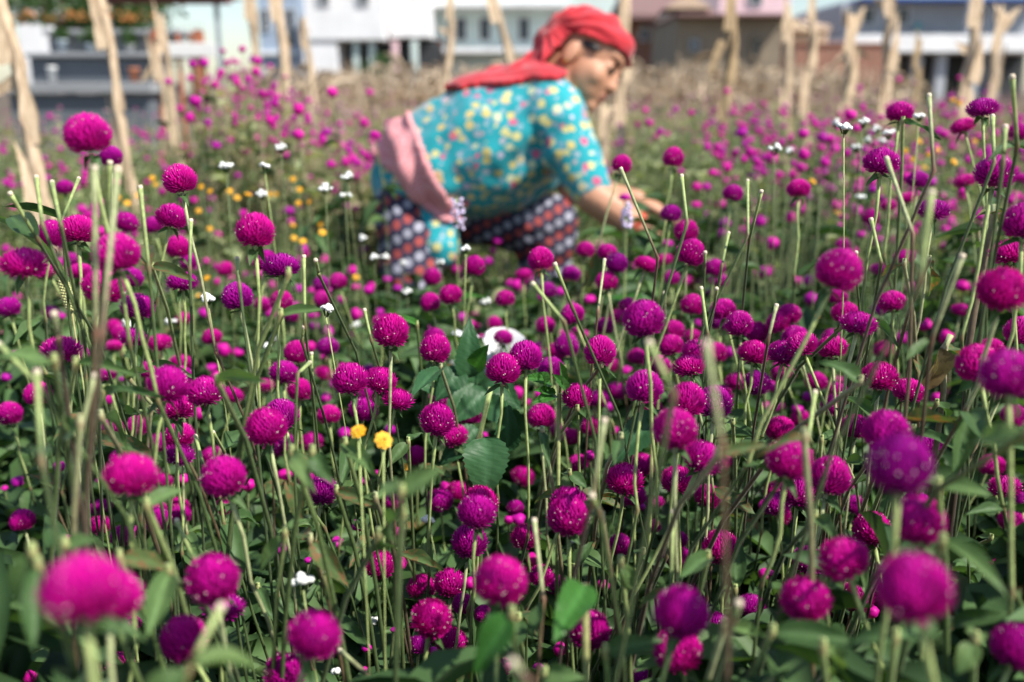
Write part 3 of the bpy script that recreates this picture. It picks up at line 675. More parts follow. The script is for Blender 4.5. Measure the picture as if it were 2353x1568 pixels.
# navy trousers with rows of white and red dots
m, n, l, b = new_mat('navy_dots'); tc = n.new('ShaderNodeTexCoord'); sp = n.new('ShaderNodeSeparateXYZ'); l.new(tc.outputs['Object'], sp.inputs[0])
ca, sa = math.cos(0.5), math.sin(0.5); PER = 0.028
ua = mathn(n, l, 'ADD', mathn(n, l, 'MULTIPLY', sp.outputs[0], ca / PER), mathn(n, l, 'MULTIPLY', sp.outputs[2], sa / PER))
ub = mathn(n, l, 'ADD', mathn(n, l, 'MULTIPLY', sp.outputs[0], -sa / PER), mathn(n, l, 'MULTIPLY', sp.outputs[2], ca / PER))
ub = mathn(n, l, 'ADD', ub, 40.0); ua = mathn(n, l, 'ADD', ua, 40.0)
row = mathn(n, l, 'FLOOR', ub); par = mathn(n, l, 'MODULO', row, 2.0)
fa = mathn(n, l, 'SUBTRACT', mathn(n, l, 'FRACT', mathn(n, l, 'ADD', ua, mathn(n, l, 'MULTIPLY', par, 0.5))), 0.5); fb = mathn(n, l, 'SUBTRACT', mathn(n, l, 'FRACT', ub), 0.5)
dd_ = mathn(n, l, 'SQRT', mathn(n, l, 'ADD', mathn(n, l, 'MULTIPLY', fa, fa), mathn(n, l, 'MULTIPLY', fb, fb)))
dotc = mixc(n, l, par, (0.30, 0.30, 0.36), (0.30, 0.05, 0.045)); ins = mathn(n, l, 'LESS_THAN', dd_, 0.36)
l.new(mixc(n, l, ins, (0.018, 0.018, 0.045), dotc), b.inputs['Base Color']); b.inputs['Roughness'].default_value = 0.85; MAT['navy_dots'] = m

hip = P(940, 430); g0 = Vector((hip.x, hip.y, 0))
woman = empty('person', g0)
tag(woman, 'person in red headscarf, teal flowered tunic and dotted trousers bending down to pick flowers', 'person')
def to_local(me):
    me.transform(Matrix.Translation(-g0)); return me
# head frame
Hc = P(1348, 131); hf = (CX * 0.80 - CU * 0.56 - CF * 0.26).normalized(); hu = (CX * 0.553 + CU * 0.837); hu = (hu - hf * hu.dot(hf)).normalized(); hr = hf.cross(hu).normalized()
if hr.dot(CF) > 0: hr = -hr           # hr points to the camera side
HAX = (hf, hu, hr)
def H(f, u, r=0.0): return Hc + hf * f + hu * u + hr * r
shN = P(1268, 262, -0.14); shF = P(1285, 262, 0.17); elN = P(1362, 452, -0.20); wrN = P(1500, 545, -0.20)
elF = P(1318, 436, 0.12); wrF = P(1462, 458, 0.10)
kneeN = P(955, 700, -0.10); kneeF = P(1262, 520, 0.10)
ankN = Vector((kneeN.x - 0.16, kneeN.y, 0.08)); ankF = Vector((kneeF.x - 0.05, kneeF.y, 0.08))
bm = bmesh.new()
E = lambda c, r, ax=HAX: ellipsoid_into(bm, c, ax, r, 3)
E(H(-0.008, 0.022), (0.096, 0.088, 0.074)); E(H(0.032, -0.040), (0.064, 0.070, 0.064)); E(H(0.044, -0.066), (0.048, 0.042, 0.052))
E(H(0.074, -0.096), (0.021, 0.019, 0.022)); E(H(0.068, 0.026), (0.024, 0.022, 0.050))
for s in (-1, 1):
    E(H(0.052, -0.038, s * 0.036), (0.032, 0.032, 0.028)); E(H(-0.012, -0.030, s * 0.075), (0.019, 0.033, 0.010)); E(H(0.091, -0.039, s * 0.013), (0.011, 0.009, 0.010))
    E(H(0.074, -0.004, s * 0.032), (0.014, 0.010, 0.016))
chain(bm, [(H(0.082, 0.010), 0.010), (H(0.091, -0.016), 0.011), (H(0.099, -0.034), 0.0135)])
E(H(0.088, -0.064), (0.013, 0.007, 0.022)); E(H(0.085, -0.076), (0.013, 0.008, 0.019))
chain(bm, [(H(-0.03, -0.03), 0.056), (P(1275, 215, 0.0), 0.060)])
chain(bm, [(P(965, 410), 0.075), (P(1060, 365), 0.11), (P(1180, 320), 0.13), (P(1265, 250), 0.08)])
chain(bm, [(P(1265, 250), 0.07), (shN, 0.055), (elN, 0.041)]); chain(bm, [(P(1265, 250), 0.07), (shF, 0.055), (elF, 0.041)])
chain(bm, [(elN, 0.041), (elN.lerp(wrN, 0.3), 0.041), (elN.lerp(wrN, 0.75), 0.031), (wrN, 0.025)])
chain(bm, [(elF, 0.041), (elF.lerp(wrF, 0.3), 0.038), (wrF, 0.025)])
chain(bm, [(P(955, 430, -0.02), 0.060), (P(940, 520, -0.05), 0.055), (kneeN, 0.048), (ankN, 0.035)]); chain(bm, [(P(960, 440, 0.06), 0.060), (kneeF, 0.050), (ankF, 0.035)])
for a in (ankN, ankF): chain(bm, [(a, 0.036), (a + Vector((0.06, 0, -0.035)), 0.034), (a + Vector((0.16, 0, -0.05)), 0.026)])
def hand(wr, fwd, side, down):
    palm = wr + fwd * 0.045
    ellipsoid_into(bm, palm, (fwd, side, down), (0.050, 0.038, 0.018), 3)
    for k, (off, L) in enumerate(((-0.028, 0.060), (-0.010, 0.070), (0.009, 0.066), (0.027, 0.052))):
        a = palm + fwd * 0.040 + side * off; bb = a + fwd * L * 0.5 + down * L * 0.18; cc = bb + fwd * L * 0.30 + down * L * 0.45
        chain(bm, [(a, 0.0095), (bb, 0.0088), (cc, 0.0075)])
    a = palm - side * 0.030 - fwd * 0.010; bb = a - side * 0.020 + fwd * 0.028 + down * 0.012; cc = bb + fwd * 0.030 + down * 0.016
    chain(bm, [(a, 0.012), (bb, 0.0105), (cc, 0.0085)])
fw = (wrN - elN).normalized(); sd = fw.cross(Vector((0, 0, 1))).normalized(); dn = fw.cross(sd).normalized(); dn = dn if dn.z < 0 else -dn
hand(wrN, fw, sd, dn)
fw2 = (wrF - elF).normalized(); sd2 = fw2.cross(Vector((0, 0, 1))).normalized(); dn2 = fw2.cross(sd2).normalized(); dn2 = dn2 if dn2.z < 0 else -dn2
hand(wrF, (fw2 + dn2 * 0.3).normalized(), sd2, dn2)
body = to_local(solidify_union('body', bm, 0.0045, 7)); body.materials.append(MAT['skin']); link('body', body, woman)
def small(name, parts, mat, vox=None):
    bm = bmesh.new()
    for c, r, ax in parts: ellipsoid_into(bm, c, ax, r)
    me = bpy.data.meshes.new(name); bm.to_mesh(me); bm.free(); to_local(me); me.materials.append(MAT[mat]); me.polygons.foreach_set('use_smooth', np.ones(len(me.polygons), dtype=bool)); link(name, me, woman)
for s in (-1, 1):
    small('eyelid', [(H(0.084, -0.008, s * 0.032), (0.006, 0.0035, 0.014), HAX)], 'hair'); small('eyebrow', [(H(0.087, 0.014, s * 0.032), (0.005, 0.0038, 0.018), HAX)], 'hair')
    small('hair', [(H(0.014, 0.008, s * 0.068), (0.030, 0.012, 0.006), HAX)], 'hair'); small('earring', [(H(-0.010, -0.052, s * 0.078), (0.007, 0.009, 0.004), HAX)], 'gold')
small('lips', [(H(0.092, -0.064), (0.011, 0.0045, 0.019), HAX), (H(0.089, -0.074), (0.011, 0.005, 0.016), HAX)], 'lip')
for t in (0.70, 0.745):
    p = elN.lerp(wrN, t); small('thread_bracelet', [(p, (0.0365, 0.0365, 0.005), (sd, dn, fw))], 'thread_red')
# trousers
bm = bmesh.new()
chain(bm, [(P(935, 490, -0.04), 0.082), (P(942, 570, -0.08), 0.076), (kneeN, 0.072), (ankN + Vector((0, 0, 0.06)), 0.055)])
chain(bm, [(P(955, 470, 0.07), 0.088), (P(1130, 490, 0.10), 0.090), (kneeF, 0.078), (ankF + Vector((0, 0, 0.06)), 0.055)])
chain(bm, [(P(935, 480, -0.04), 0.082), (P(955, 470, 0.07), 0.085)])
me = to_local(solidify_union('trousers', bm, 0.010, 5)); displace(me, lambda c, nn: 0.010 * mnoise.noise(Vector((c.x * 9, c.y * 9, c.z * 22))) + 0.005 * mnoise.noise(c * 45)); me.materials.append(MAT['navy_dots']); link('trousers', me, woman)
# tunic: trunk, two sleeves to above the elbow, skirt over the hips
bm = bmesh.new()
chain(bm, [(P(940, 402), 0.096), (P(985, 385), 0.128), (P(1060, 362), 0.158), (P(1128, 340), 0.172), (P(1200, 312), 0.152), (P(1258, 262), 0.098), (P(1290, 226), 0.060)])
for y in (-0.05, 0.05): chain(bm, [(P(1010, 385, y), 0.12), (P(1128, 342, y), 0.158), (P(1205, 305, y * 1.4), 0.130)])
slN = shN.lerp(elN, 0.90); slF = shF.lerp(elF, 0.80)
chain(bm, [(P(1235, 262, -0.06), 0.100), (shN, 0.078), (shN.lerp(elN, 0.5), 0.062), (slN, 0.050)]); chain(bm, [(P(1240, 262, 0.08), 0.100), (shF, 0.076), (slF, 0.056)])
chain(bm, [(P(938, 420), 0.094), (P(948, 470, -0.03), 0.088)]); chain(bm, [(P(985, 470, -0.05), 0.060), (P(1012, 570, -0.10), 0.050)])
shirt = solidify_union('tunic', bm, 0.0075, 7)
arm = (elN - shN).normalized()
def fold(c, nn):
    q = Vector(c); v = 0.009 * mnoise.noise(Vector((q.x * 7, q.y * 7, q.z * 7 + 3))) + 0.004 * mnoise.noise(q * 26)
    vx, vy, d = proj(q)
    v += 0.010 * math.sin((vx * 0.55 + vy * 1.0) * 0.055 + 4 * mnoise.noise(q * 5)) * math.exp(-(((vx - 1225) / 75) ** 2 + ((vy - 330) / 90) ** 2))
    v += 0.006 * math.sin((vx * 0.9 - vy * 0.4) * 0.07) * math.exp(-(((vx - 1030) / 60) ** 2 + ((vy - 430) / 90) ** 2))
    return v
displace(shirt, fold)
SVERT = [v.co.copy() for v in shirt.vertices]
# patches laid over the tunic: sash round the waist and the tail of the scarf across the back
def patch(name, keep, off, mat, fold=None, thick=0.012):
    bm = bmesh.new(); bm.from_mesh(shirt)
    bmesh.ops.delete(bm, geom=[f for f in bm.faces if not keep(f.calc_center_median())], context='FACES')
    bm.normal_update()
    nv = {v.index: v.normal.copy() for v in bm.verts}
    for v in bm.verts: v.co += v.normal * (off + (fold(v.co) if fold else 0))
    me = bpy.data.meshes.new(name); bm.to_mesh(me); bm.free(); to_local(me)
    me.polygons.foreach_set('use_smooth', np.ones(len(me.polygons), dtype=bool)); me.materials.append(MAT[mat])
    o = link(name, me, woman); sdm = o.modifiers.new('thickness', 'SOLIDIFY'); sdm.thickness = thick; sdm.offset = -1
    return o
ax = (P(1128, 340) - P(985, 385)).normalized(); a0 = P(985, 385)
sax = CX * 0.9 + CU * 0.43; tax = CX * 0.43 - CU * 0.9
def sash_keep(c):
    q = c - a0; S = q.dot(sax) * SC; T = q.dot(tax) * SC
    return max(-105, -72 + 0.32 * T) < S < 6 + 0.0006 * T * T and -150 < T < 150
patch('waist_sash', sash_keep, 0.013, 'pink_check', lambda c: 0.006 * math.sin((c - a0).dot(ax) * 95 + 2 * mnoise.noise(c * 9)))
def tail_keep(c):
    vx, vy, d = proj(c); lim = 172 + (1300 - vx) * 0.122 + 3 * math.sin(vx * 0.05)
    return vx < 1305 and vy < lim + (d - PD) * -55 and vx > 1010
patch('scarf_tail', tail_keep, 0.016, 'red_cotton', lambda c: 0.004 * math.sin(c.y * 70 + c.x * 12 + 3 * mnoise.noise(c * 8)))
to_local(shirt); shirt.materials.append(MAT['teal_print']); link('tunic', shirt, woman)
# headscarf wrapped and knotted behind
bm = bmesh.new()
ellipsoid_into(bm, H(-0.008, 0.026), HAX, (0.112, 0.088, 0.089), 3); ellipsoid_into(bm, H(-0.070, 0.010), HAX, (0.055, 0.062, 0.070), 3)
chain(bm, [(H(-0.085, -0.015), 0.052), (P(1275, 150), 0.058), (P(1235, 165, 0.0), 0.050)], 1.5)
chain(bm, [(H(-0.062, -0.02, 0.045), 0.042), (P(1278, 150, -0.06), 0.050), (P(1268, 178, -0.07), 0.046)]); chain(bm, [(H(-0.062, -0.04, 0.0), 0.062), (P(1272, 165, 0.0), 0.062)], 1.2); chain(bm, [(P(1290, 165, -0.03), 0.040), (P(1190, 172, -0.02), 0.032), (P(1130, 180), 0.024)], 2.2)
scarf = solidify_union('headscarf', bm, 0.0058, 4)
kn = H(-0.105, 0.0)
def sfold(c, nn):
    q = Vector(c) - kn; a = math.atan2(q.dot(hu), q.dot(hf)); s = 0.0045 * math.sin(a * 19 + 3.2 * mnoise.noise(Vector(c) * 12)) * min(1, q.length / 0.05)
    return s + 0.004 * mnoise.noise(Vector(c) * 30)
displace(scarf, sfold)
bm = bmesh.new(); bm.from_mesh(scarf)
def scarf_keep(c):
    q = c - Hc; f, u = q.dot(hf), q.dot(hu)
    return u > 0.017 + 0.26 * f or f < -0.036
bmesh.ops.delete(bm, geom=[v for v in bm.verts if not scarf_keep(v.co)], context='VERTS'); bm.to_mesh(scarf); bm.free()
to_local(scarf); scarf.materials.append(MAT['red_cotton']); o = link('headscarf', scarf, woman); sdm = o.modifiers.new('thickness', 'SOLIDIFY'); sdm.thickness = 0.006; sdm.offset = -1

# ------------------------------------------------------------------ globe amaranth heads read off the photograph: tile -> (x, y, width[, form])
FL = {
(0, 0): [(810,1270,370,'r'),(1020,1455,185,'r'),(1770,590,80),(1870,580,90),(2085,580,70),(2240,650,60),(1545,750,75),(1750,720,70),(2180,860,75),(1790,930,110),(1650,1000,70),(1840,1000,70),(1740,1080,90),(1990,1340,90),(2100,1290,80),(2260,1400,80),(1610,1560,90)],
(1, 0): [(700,850,100),(390,1010,100),(1045,850,70),(125,1110,90),(390,1240,110),(985,1125,80),(1090,1240,110),(650,1215,90),(790,1345,80),(295,1435,90),(690,1510,90),(820,1490,90),(930,1500,90),(175,950,80)],
(2, 0): [(1480,1465,175,'r'),(1005,1525,165),(2110,1220,110),(2185,1400,100),(1965,1540,100),(2330,1450,100)],
(3, 0): [(1210,1050,215,'d'),(1970,1010,240,'f'),(1795,1170,195,'f'),(2300,1225,170),(760,1060,115),(815,1180,90),(325,1230,110),(500,1265,100),(570,1280,90),(490,1365,90),(610,1370,100),(325,1420,120),(525,1495,100),(40,1460,110),(1120,1335,80),(1040,1510,280,'d'),(1160,1480,120),(1580,1500,90),(650,1550,90),(310,1540,110),(1350,1560,80)],
(0, 1): [(595,165,145),(1655,105,270,'r'),(1155,490,200,'d'),(720,565,290,'d'),(470,600,230,'r'),(830,440,130),(930,560,120),(1410,510,165),(1575,440,250,'d'),(1635,720,200,'r'),(1730,850,150),(1900,840,100),(2075,920,140),(1075,790,370,'r'),(220,870,350,'f'),(440,930,180,'f'),(735,940,200,'f'),(950,1090,340,'d'),(1200,1000,200),(1265,1270,260,'d'),(1675,1035,235,'f'),(2185,1180,250,'r'),(60,720,80),(80,1270,190,'d'),(470,1310,130),(565,1335,75,'b'),(1040,1435,130),(1690,1370,130),(1870,1310,110),(1110,1500,150),(1230,1545,220,'f'),(660,840,140),(500,1040,60),(2000,880,80),(1540,1100,60),(1950,1540,160),(2000,1020,70),(1800,1030,90),(2260,970,90),(2347,580,310,'r'),(25,1500,70)],
(1, 1): [(230,890,290,'f'),(90,850,200,'r'),(400,830,90),(620,820,95),(880,920,110),(920,1070,100),(755,1030,150,'r'),(605,1060,140,'r'),(510,1100,90),(385,1085,90),(610,1190,140),(235,1215,185),(135,1310,120),(330,1340,130),(525,1330,110),(920,1320,120),(1060,1060,80),(1030,1100,100),(780,1190,70),(1300,1080,90),(1205,1000,80),(1620,990,150,'r'),(2005,890,180,'r'),(1605,1225,165,'r'),(1790,1155,190,'d'),(2290,1185,160,'d'),(2330,1040,80),(1135,1300,80),(540,1430,80),(660,1480,110),(885,1510,70),(1180,1395,180),(1240,1500,290,'r'),(1070,1460,80),(1520,1360,80),(1600,1450,70),(1955,1410,110),(2185,1420,130),(2220,645,90),(1000,720,75),(830,590,70),(300,370,100),(205,385,70),(430,195,80),(770,30,80),(230,30,80),(2130,830,80),(2180,740,80),(915,350,60),(1640,1550,180),(2270,1545,160),(1890,1350,110),(60,1240,140),(30,950,90),(150,1050,90),(1930,1540,100),(2090,1550,110)],
(2, 1): [(1035,245,115,'f'),(1460,405,170,'d'),(1600,570,195,'r'),(1640,775,235,'r'),(1400,825,140,'f'),(1430,670,110),(1230,870,195,'f'),(875,760,165,'d'),(960,865,185,'r'),(675,740,155,'d'),(265,830,210,'r'),(110,960,140),(40,1050,110),(540,960,160),(870,1030,180,'r'),(325,1110,150),(440,1110,100),(715,1185,120,'f'),(560,1335,195),(305,1435,160,'r'),(1070,1250,160),(985,1350,150),(1210,1390,340,'r'),(855,1440,160,'d'),(1480,1480,190),(1470,1000,130),(1860,905,175,'d'),(1900,1020,150),(1660,1250,195,'r'),(1940,1290,210,'d'),(1910,1400,170),(2090,1430,230,'r'),(2260,1500,190),(1660,1530,140),(2150,660,60,'b'),(2030,220,165,'d'),(1700,150,100),(1785,150,90),(1965,95,85),(1840,20,100),(2320,20,90),(1690,315,100,'f'),(1820,310,70),(1925,310,90),(2320,260,90),(2130,355,80),(1800,410,75),(1960,485,110),(2290,465,120),(2325,650,90),(2260,950,110),(2320,930,120),(2130,1150,80),(1710,1400,80),(2090,20,60),(1820,1110,80),(100,545,70),(2290,1430,80),(590,1450,90),(660,1500,80),(460,1500,90),(510,1560,130),(280,640,70),(2230,610,60)],
(3, 1): [(280,180,190,'d'),(25,270,80),(1380,100,180,'d'),(1280,60,120),(1805,105,170,'f'),(2085,45,320,'d'),(2310,75,130,'f'),(1280,265,160,'f'),(1520,375,250,'f'),(580,165,90),(820,165,100),(980,170,110),(730,245,80),(620,320,100),(315,365,100),(520,410,90),(815,370,110),(940,440,140),(475,280,80),(860,590,110),(1105,330,130),(1240,510,80),(1020,650,120),(685,700,130),(770,740,110),(390,590,80),(40,670,130,'r'),(60,560,70),(240,750,80),(180,820,80),(640,950,370,'r'),(1255,800,165,'f'),(1340,780,80),(1030,920,160,'f'),(910,910,70),(380,1010,110),(265,1010,100),(395,1180,130,'r'),(10,930,110),(640,1170,160),(1140,1220,220,'d'),(1005,1310,140,'r'),(710,1330,225,'d'),(830,1420,290,'f'),(195,1330,195,'d'),(100,1410,200,'d'),(2345,500,330,'r'),(2220,770,300,'f'),(2150,1120,400,'d'),(1790,1060,130),(1890,1100,90),(1770,1290,150),(1305,1080,120),(1070,1060,90),(1120,1060,60),(1430,1290,100),(250,1540,210),(590,1550,170),(1225,1540,120),(1640,1530,130),(1440,1420,130),(2310,1500,250,'r'),(1730,370,80),(1220,340,80),(1400,510,100),(1890,930,90),(60,100,80),(130,140,80),(100,40,80),(230,40,90)],
(0, 2): [(560,90,300,'f'),(690,130,230,'f'),(1050,50,150),(975,310,190,'f'),(1540,420,330,'r'),(1885,480,300,'d'),(1640,330,220),(1620,620,290,'d'),(2130,500,180,'f'),(1120,1095,190),(1210,1260,420,'d'),(2060,1270,360,'r'),(1480,940,190),(1650,880,240,'d'),(1650,1050,230,'f'),(1950,1045,175,'f'),(1035,780,180,'f'),(1260,790,200),(1000,970,120),(350,500,220),(90,680,200),(550,1150,110),(160,1290,110),(915,1275,75,'b'),(1685,1265,100,'b'),(1500,1290,150),(2280,1320,130),(930,1530,180,'f'),(1450,1550,150),(1640,1540,180),(750,1430,110),(2180,100,130,'f'),(2050,80,130),(1940,240,110),(1990,320,100),(1360,280,160),(1665,200,180,'f'),(60,330,100),(150,130,100),(1470,20,190,'f'),(1310,500,120),(1000,530,100),(1115,345,50,'b'),(1820,660,120),(40,1350,60),(2060,1530,150)],
(1, 2): [(255,300,230,'d'),(1140,370,260,'d'),(870,370,290,'r'),(1300,540,250,'f'),(985,640,230,'d'),(1020,500,150),(670,690,190,'d'),(240,700,280,'r'),(100,810,330,'r'),(240,940,200),(180,1020,140),(515,930,180,'d'),(1645,90,250,'r'),(370,120,200,'r'),(660,60,180,'d'),(630,300,150,'f'),(625,140,90),(400,460,200),(80,410,150,'f'),(1700,550,190),(1970,680,210,'r'),(1665,740,280,'r'),(1820,880,230),(2270,280,280,'r'),(1475,1065,170,'r'),(1000,1280,105,'b'),(610,1390,250,'r'),(265,1230,130),(480,1290,160),(1260,1485,170),(1690,1470,220),(1860,1390,190),(1740,1340,110),(2060,1510,290,'r'),(1230,810,110),(810,840,130),(2100,860,70),(1110,1205,50,'b'),(640,520,100),(1040,260,120),(800,240,80),(700,400,80),(500,50,100)],
(2, 2): [(125,160,270,'r'),(360,265,210,'r'),(810,115,260,'r'),(910,230,140),(600,520,250,'d'),(500,60,200,'r'),(420,110,180),(270,710,230,'r'),(430,830,150,'d'),(1215,450,300,'r'),(1150,155,160,'d'),(1350,240,200),(1690,110,230,'d'),(1630,240,260,'f'),(1880,120,180,'r'),(2220,120,250,'d'),(2260,400,220,'r'),(2070,375,190,'f'),(1610,560,300,'r'),(1860,590,290,'r'),(1500,840,360,'r'),(1050,270,130,'f'),(960,465,170,'d'),(800,540,170),(1280,620,170),(1100,885,150,'d'),(930,810,110),(610,1135,170,'d'),(710,1050,100,'b'),(1200,1145,220,'d'),(1035,1285,300,'d'),(1110,1430,220),(1750,1090,330,'d'),(1940,1130,180),(1520,1290,270,'d'),(1800,1440,225,'d'),(100,1250,190,'d'),(520,1510,310,'d'),(50,480,120),(250,480,100),(720,790,170),(550,890,140),(1320,1480,140),(1190,1520,90),(30,1540,140),(1460,50,210),(1930,500,180),(2000,100,110),(150,560,70),(2340,600,110),(880,600,100),(2330,1510,130),(2100,600,70),(240,60,110)],
(3, 2): [(145,125,260,'d'),(310,50,260,'d'),(590,70,240,'d'),(1065,90,165,'d'),(1025,340,290,'d'),(440,380,180,'d'),(625,450,170,'f'),(600,600,200,'d'),(370,510,110),(70,610,150,'f'),(300,730,165,'r'),(110,830,240),(1290,470,250),(1570,345,130),(1550,520,110),(1490,630,120),(2050,110,220),(1930,230,340,'r'),(2200,340,440,'r'),(800,800,230,'d'),(1090,860,370,'r'),(1210,1170,510,'r'),(1470,950,230,'f'),(190,1110,370,'r'),(560,1270,340,'r'),(280,1400,300),(80,1400,200),(80,1510,230,'d'),(790,1520,200),(2060,1150,210,'d'),(1635,1230,70,'b'),(2250,700,200),(2180,1350,250,'f'),(2340,1480,150),(1360,1540,260,'r'),(740,1310,130),(130,280,180),(265,620,110),(220,300,80),(650,350,70),(1630,480,80),(380,1030,80),(30,410,110)],
(0, 3): [(770,750,650,'d'),(1010,810,500,'d'),(1960,640,420,'r'),(2050,890,330),(1700,1190,380,'r'),(910,130,200),(1120,240,190,'r'),(1450,90,220,'r'),(1650,40,190,'d'),(210,90,200),(600,260,120),(1225,1030,140,'b'),(1110,1420,230,'d'),(160,1030,160),(1260,170,120),(1750,480,70,'b'),(40,1180,80),(800,1360,90),(1360,660,100),(260,1550,150)],
(1, 3): [(530,1150,420,'r'),(1140,500,250,'r'),(940,120,130),(2030,20,310,'r'),(1960,290,290,'r'),(1520,710,230,'r'),(1785,670,260,'r'),(2246,665,430,'r'),(1610,1000,330,'r'),(1795,1220,260,'r'),(1500,1225,180),(1910,860,180),(2090,940,150),(270,1500,340,'r'),(2230,1430,220),(220,330,130),(1300,180,90),(730,280,130),(1320,470,130),(1020,1250,95,'b'),(1265,1080,60,'b'),(2320,70,90),(1960,650,110),(540,1470,60,'b'),(1000,1440,50,'b'),(480,440,80),(1630,1280,90)],
(2, 3): [(520,60,340,'r'),(125,240,240,'d'),(60,60,130),(270,600,200),(400,680,190),(990,320,190,'r'),(1510,430,230),(1540,260,140),(1290,140,140),(1920,350,300,'r'),(1550,950,440,'r'),(1530,1300,390,'r'),(1870,1100,280,'r'),(2200,880,230,'d'),(710,1110,340,'r'),(840,665,120,'b'),(440,1260,130),(240,1430,110),(2320,570,120),(1200,1560,220),(190,430,120),(1200,410,60),(450,1510,60)],
(3, 3): [(90,30,200),(960,180,300,'r'),(1390,110,420,'r'),(370,460,270,'d'),(700,450,400,'d'),(340,820,400,'d'),(250,990,280),(820,790,270,'r'),(1350,740,590,'r'),(2000,450,190,'d'),(1400,360,120),(2290,1270,420,'r'),(1720,1550,220),(1180,220,100),(960,920,130),(40,1410,70,'b'),(890,1330,70),(620,1100,100),(2230,90,200),(20,560,80)],
}
FORM = {'r': 'round', 'd': 'dome', 'f': 'flat', 'b': 'bud'}
frr = random.Random(41)
flowers = []
for (tc, tr), lst in FL.items():
    for e in lst:
        vx, vy = tile(tc, tr, e[0], e[1]); w = e[2]
        form = FORM[e[3]] if len(e) > 3 else frr.choices(['round', 'dome', 'flat'], [4, 4, 1])[0]
        D = {'round': 0.0240, 'dome': 0.0240, 'flat': 0.0235, 'bud': 0.012}[form] * frr.uniform(0.95, 1.05)
        d = 4 * FPX * D / w
        k = (vy - VH / 2) / FPX
        zmin = 0.39 if vy > 700 else (0.43 if vy > 500 else 0.50)
        dmax = (CH - zmin) / max(0.02, SP + k * CP)
        if d > dmax: d = dmax * frr.uniform(0.86, 1.0)
        if vy > 640 and d > 1.0 and w > 95 and 's' : d = min(d, 1.0 + (d - 1.0) * 0.8)
        D = w / 4 / FPX * d
        flowers.append(dict(vx=vx, vy=vy, w=w, d=d, D=D, form=form, hue=frr.random() ** 1.3))
flowers.sort(key=lambda f: -f['w'])
NEAR = flowers[:300]; REST = flowers[300:]

LANDMARK = [('the broad toothed-leaf weed', W(1100, 1010, 0.85), 0.15), ('the white sack', W(1080, 800, 1.3), 0.20), ('the bristly foxtail grass', W(152, 660, 0.85), 0.15),
            ('the dried curled leaf', W(2120, 860, 0.85), 0.14), ('the pair of orange blossoms', W(850, 1000, 0.7), 0.15), ('the lilac spiked weed', W(1050, 505, 1.5), 0.25),
            ("the woman's reaching hand", W(1530, 570, 2.0), 0.75), ('the tall grass blade', W(60, 560, 0.8), 0.2), ('the glossy wet toothed leaf', W(1330, 1390, 0.5), 0.13),
            ('the white clustered weed', W(700, 1330, 0.6), 0.15), ('the tall dark red stem', W(2270, 640, 0.8), 0.18), ('the pale drooping leaf', W(2280, 1000, 0.5), 0.16)]
for f in flowers: f['c'] = W(f['vx'], f['vy'], f['d'])
HX = np.array([f['c'].x for f in flowers]); HY = np.array([f['c'].y for f in flowers]); HZ = np.array([f['c'].z for f in flowers])
HU = np.array([f['vx'] for f in flowers]); HV = np.array([f['vy'] for f in flowers]); HD = np.array([f['d'] for f in flowers]); HR = np.array([f['w'] / 8.0 for f in flowers])
def hides_head(x, y, z, size, k=0.8):
    u, v, d = proj((x, y, z)); rr = size / d * FPX
    return bool(np.any((HD > d - 0.01) & ((HU - u) ** 2 + (HV - v) ** 2 < (HR * 0.8 + rr * k) ** 2)))
def stem_cost(pts):
    """how many flower heads a stem would cross in front of"""
    P_ = [];
    for a, b in zip(pts[:-1], pts[1:]):
        for k in range(3): P_.append(a.lerp(b, k / 3))
    A = np.array([proj(p) for p in P_ if p.y > 0.08]); A = A[A[:, 1] < VH + 10]
    if not len(A): return 0.0
    q = (HU[None] - A[:, :1]) ** 2 + (HV[None] - A[:, 1:2]) ** 2 < ((HR + 3)[None]) ** 2
    q &= HD[None] > A[:, 2:3] + 0.012
    inside = A[:, 1] < VH
    return float((q.any(axis=0) * (0.5 + HR / 40.0)).sum()) + 0.07 * float(inside.sum())
def best_root(p, build):
    best = None
    for dx in (0, -0.05, 0.05, -0.1, 0.1):
        for dy in ((0.05, 0.12, 0.2) if p.y > 0.85 else (0.06, 0.13, 0.2, 0.27)):
            rt = plant_base(p + Vector((dx, 0, 0)), dy); c = stem_cost(build(rt)) + abs(dx) * 3
            if best is None or c < best[0]: best = (c, rt)
    return best[1]
def leaf_hides(base, tip, width):
    m = base.lerp(tip, 0.55); return hides_head(m.x, m.y, m.z, (tip - base).length * 0.4)
def head_words(f):
    return ('pinkish ' if f['hue'] < 0.22 else 'violet ' if f['hue'] > 0.72 else 'magenta ') + {'round': 'round', 'dome': 'domed', 'flat': 'flattened', 'bud': 'budding'}[f['form']]
